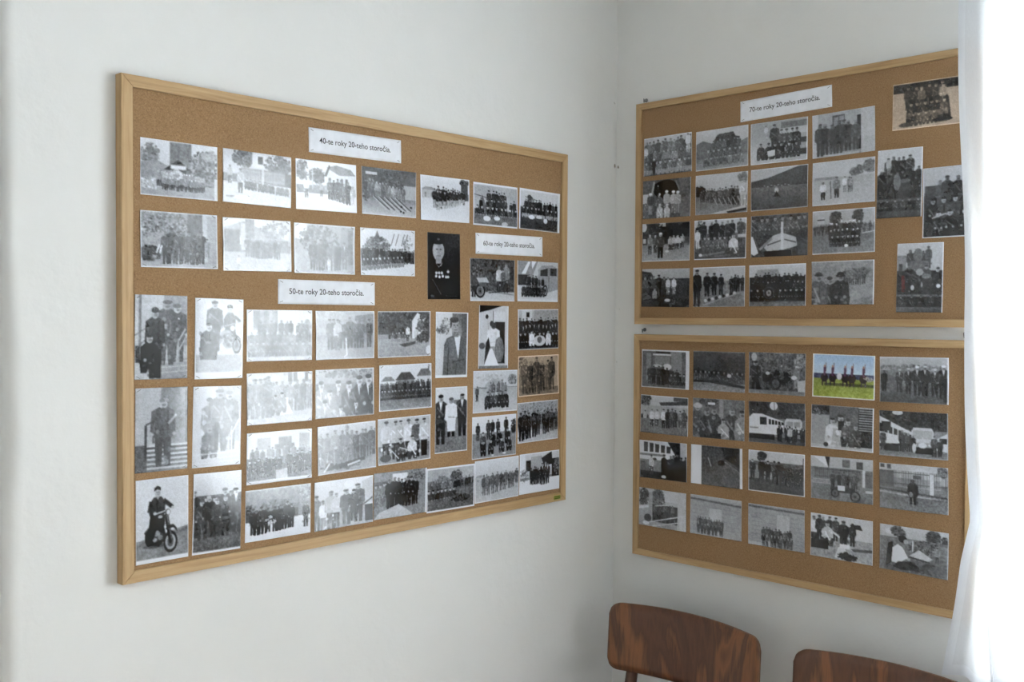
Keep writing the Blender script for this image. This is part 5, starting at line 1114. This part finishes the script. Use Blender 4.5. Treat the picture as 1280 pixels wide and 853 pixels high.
@ph('B20', .7686, .1319, -.11, 'photo of a person in a white shirt picnicking on the grass')
def _(p):
    p.G(0, .3, .76, .7); p.E(.2, .14, .12, .07, .82); p.T(.28, .13, .1, .11, .34, .1, 50); p.T(.78, .16, .1, .14, .3, .1, 60); p.T(.95, .26, .07, .14, .28, .06, 30); p.G(.26, 1, .5, .4); p.N(0, .3, 1, 1, .07, .03); p.T(.62, .44, .2, .14, .34, .26, 90, .035); p.T(.68, .34, .16, .1, .34, .2, 60, .03); p.Q([(.17, .8), (.19, .5), (.27, .4), (.34, .46), (.42, .68), (.36, .74), (.28, .82)], .9); p.L(.33, .48, .42, .7, .05, .88); p.Q([(.1, .9), (.13, .4), (.2, .36), (.18, .82)], .16); p.Q([(.2, .9), (.28, .78), (.48, .74), (.57, .82), (.52, .93), (.34, .95)], .2); p.E(.345, .285, .062, .075, .13); p.E(.39, .33, .034, .055, .66); p.E(.435, .7, .025, .03, .7); p.T(.6, .88, .1, .06, .2, .2, 30, .03); p.Q([(.44, .62), (.58, .46), (.78, .62), (.7, .7)], .76); p.L(.44, .64, .74, .7, .03, .2); p.R(.48, .28, .5, .52, .82); p.M(.84, .7, .34, .5, .3); p.E(.74, .84, .12, .12, .28); p.E(.84, .86, .12, .1, .4); p.B(.01, .01, .015, .01, .72)

PHOTO_W, PHOTO_H = 0.1524, 0.1016
SETS = {'P': ('photographs pinned to the largest board', ', on the largest board'), 'Q': ('photographs pinned to the 70s board', ', on the 70s board'), 'B': ('photographs pinned to the board above the chairs', ', on the board above the chairs')}
def board_point(key, uu, vv, out):
    (ox, oy, oz), rz, W, H, fw = BOARDS[key]
    if rz == 0.0: return Vector((ox + uu, oy - out, oz + vv))
    return Vector((ox - out, oy - uu, oz + vv))
def board_rot(key, ang):
    return Matrix.Rotation(BOARDS[key][1], 4, 'Z') @ Matrix.Rotation(-math.radians(ang), 4, 'Y')

def curved_sheet(name, w, h, nx, ny, seed, curl, colors, mat):
    """thin print: front grid with a gentle curl, a back and a rim"""
    rs = np.random.RandomState(seed)
    X = np.linspace(-w / 2, w / 2, nx); Z = np.linspace(h / 2, -h / 2, ny)
    gx, gz = np.meshgrid(X, Z)
    a = gx / (w / 2); b = gz / (h / 2)
    k = rs.uniform(-1, 1, 5)
    lift = 0.45 * k[0] * a * a + 0.45 * k[1] * b * b + 0.35 * k[2] * a * b + 0.18 * k[3] * np.sin(2.4 * a + 3 * k[4]) + 0.12 * k[4] * np.sin(3.0 * b + 2 * k[3])
    lift = (lift - lift.min()) * curl
    n = nx * ny
    co = np.zeros((2 * n, 3))
    co[:n, 0] = gx.ravel(); co[:n, 2] = gz.ravel(); co[:n, 1] = -(lift.ravel() + 0.00035)
    idx = np.arange(n).reshape(ny, nx)
    quads = np.stack([idx[:-1, :-1], idx[1:, :-1], idx[1:, 1:], idx[:-1, 1:]], -1).reshape(-1, 4)
    rim = np.concatenate([idx[0, :-1], idx[:-1, -1], idx[-1, :0:-1], idx[:0:-1, 0]])
    m_ = len(rim)
    back = np.stack([co[rim, 0], co[rim, 1] + 0.00030, co[rim, 2]], -1)
    # coarse back of the sheet
    bi = np.unique(np.round(np.linspace(0, ny - 1, 8)).astype(int)); bj = np.unique(np.round(np.linspace(0, nx - 1, 8)).astype(int))
    bk = idx[np.ix_(bi, bj)]
    bco = co[bk.ravel()] + np.array([0, 0.00030, 0])
    o0 = n + m_
    bid = o0 + np.arange(bk.size).reshape(bk.shape)
    bq = np.stack([bid[:-1, :-1], bid[:-1, 1:], bid[1:, 1:], bid[1:, :-1]], -1).reshape(-1, 4)
    verts = np.concatenate([co[:n], back, bco])
    j = np.arange(m_); jn = (j + 1) % m_
    side = np.stack([rim[j], rim[jn], n + jn, n + j], -1)
    fq = np.concatenate([quads, side, bq])
    loops = fq.ravel()
    starts = np.arange(len(fq)) * 4
    totals = np.full(len(fq), 4)
    me = bpy.data.meshes.new(name)
    me.vertices.add(len(verts)); me.vertices.foreach_set('co', verts.ravel())
    me.loops.add(len(loops)); me.loops.foreach_set('vertex_index', loops.astype(np.int32))
    me.polygons.add(len(starts)); me.polygons.foreach_set('loop_start', starts.astype(np.int32)); me.polygons.foreach_set('loop_total', totals.astype(np.int32))
    sm = np.zeros(len(starts), bool); sm[:len(quads)] = True
    me.polygons.foreach_set('use_smooth', sm)
    me.update(); me.validate()
    if colors is not None:
        at = me.attributes.new('print', 'FLOAT_COLOR', 'POINT')
        c = np.ones((len(verts), 4)); c[:n, :3] = colors.reshape(-1, 3); c[n:, :3] = 0.75
        at.data.foreach_set('color', c.astype(np.float32).ravel())
    me.materials.append(mat)
    return me

def staple(parent, x, z, ang, y):
    bm = bmesh.new(); box(bm, -0.0035, 0.0035, -0.0005, 0.0003, -0.0004, 0.0004)
    o = mesh_obj('staple', bm, M_STEEL, parent)
    o.location = (x, y, z); o.rotation_euler = (0, ang, 0)

STAPLED = {'P8', 'P9', 'P10', 'P11', 'P15', 'P16', 'P17', 'P18', 'P21', 'P22', 'P23', 'P29', 'P30'}
STAPLE_MESH = bpy.data.meshes.new('staple')
_bm = bmesh.new(); box(_bm, -0.0038, 0.0038, -0.0007, 0.0004, -0.0005, 0.0005); _bm.to_mesh(STAPLE_MESH); _bm.free()
STAPLE_MESH.materials.append(M_STEEL)
for i, (key, (uu, vv, ang, portrait, label, fn, tint)) in enumerate(PH.items()):
    p = Pic(portrait, 100 + i)
    fn(p)
    colors = p.done(tint)
    w, h = (PHOTO_H, PHOTO_W) if portrait else (PHOTO_W, PHOTO_H)
    me = curved_sheet('photograph', w, h, p.nx, p.ny, 7 * i + 3, 0.0019, colors, M_PRINT)
    o = link(bpy.data.objects.new('photograph', me))
    o.matrix_world = Matrix.Translation(board_point(key[0], uu, vv, CORK_Y)) @ board_rot(key[0], ang)
    tag(o, label, 'photo', SETS[key[0]][0])
    if key in STAPLED:
        cz = np.zeros(len(me.vertices) * 3); me.vertices.foreach_get('co', cz); cz = cz.reshape(-1, 3)
        for cx_, cz_, q in ((-1, 1, 0), (1, 1, p.nx - 1), (-1, -1, p.nx * (p.ny - 1)), (1, -1, p.nx * p.ny - 1)):
            so = link(bpy.data.objects.new('staple', STAPLE_MESH), o)
            so.location = (cx_ * (w / 2 - 0.007), cz[q, 1] - 0.0002, cz_ * (h / 2 - 0.004)); so.rotation_euler = (0, 0.5 * cx_ * cz_, 0)

# ------------------------------------------------------------------ typed captions
def caption(key, uu, vv, ang, w, h, text, label, seed):
    me = curved_sheet('caption_sheet', w, h, 40, 10, seed, 0.0006, None, M_PAPER)
    o = link(bpy.data.objects.new('caption_sheet', me))
    o.matrix_world = Matrix.Translation(board_point(key, uu, vv, CORK_Y)) @ board_rot(key, ang)
    tag(o, label, 'caption', 'typed captions on the boards')
    cu = bpy.data.curves.new('caption_text', 'FONT')
    cu.body = text; cu.align_x = 'LEFT'; cu.size = 0.02; cu.offset = 0.00016; cu.resolution_u = 3
    tmp = bpy.data.objects.new('caption_text', cu); col.objects.link(tmp)
    bpy.context.view_layer.update()
    dg = bpy.context.evaluated_depsgraph_get()
    tm = bpy.data.meshes.new_from_object(tmp.evaluated_get(dg))
    bpy.data.objects.remove(tmp)
    n = len(tm.vertices)
    c = np.zeros(n * 3); tm.vertices.foreach_get('co', c); c = c.reshape(-1, 3)
    lo, hi = c.min(0), c.max(0)
    k = 0.770 * w / (hi[0] - lo[0])
    q = np.zeros_like(c)
    q[:, 0] = (c[:, 0] - (lo[0] + hi[0]) / 2) * k - 0.002
    q[:, 2] = (c[:, 1] - (lo[1] + hi[1]) / 2) * k * 1.02
    # lay the letters on the sheet: nearest front vertex gives the height
    nv = 400
    sc = np.zeros(len(me.vertices) * 3); me.vertices.foreach_get('co', sc); sc = sc.reshape(-1, 3)[:nv]
    ix = np.clip(np.round((q[:, 0] + w / 2) / w * 39).astype(int), 0, 39); iz = np.clip(np.round((h / 2 - q[:, 2]) / h * 9).astype(int), 0, 9)
    q[:, 1] = sc[iz * 40 + ix, 1] - 0.00035
    tm.vertices.foreach_set('co', q.ravel()); tm.update()
    tm.materials.clear(); tm.materials.append(M_INK)
    t = link(bpy.data.objects.new('lettering', tm), o)
    t['label'] = 'printed line of text'
    for sx_, sz_, a in ((-1, 1, .5), (-1, -1, -.4), (1, 1, -.5), (1, -1, .45)):
        staple(o, sx_ * (w / 2 - 0.008), sz_ * (h / 2 - 0.005), a, sc[0 if sz_ > 0 else 360, 1] - 0.0004)
caption('P', .5181, .8402, 1.03, .2440, .0505, '40-te roky 20-teho storo\u010dia.', 'white paper strip printed 40-te roky 20-teho storo\u010dia', 11)
caption('P', .4453, .5271, .02, .2440, .0497, '50-te roky 20-teho storo\u010dia.', 'white paper strip printed 50-te roky 20-teho storo\u010dia', 12)
caption('P', .9894, .6561, .93, .2375, .0497, '60-te roky 20-teho storo\u010dia.', 'white paper strip printed 60-te roky 20-teho storo\u010dia', 13)
caption('Q', .4413, .5349, 1.25, .2430, .0515, '70-te roky 20-teho storo\u010dia.', 'white paper strip printed 70-te roky 20-teho storo\u010dia', 14)
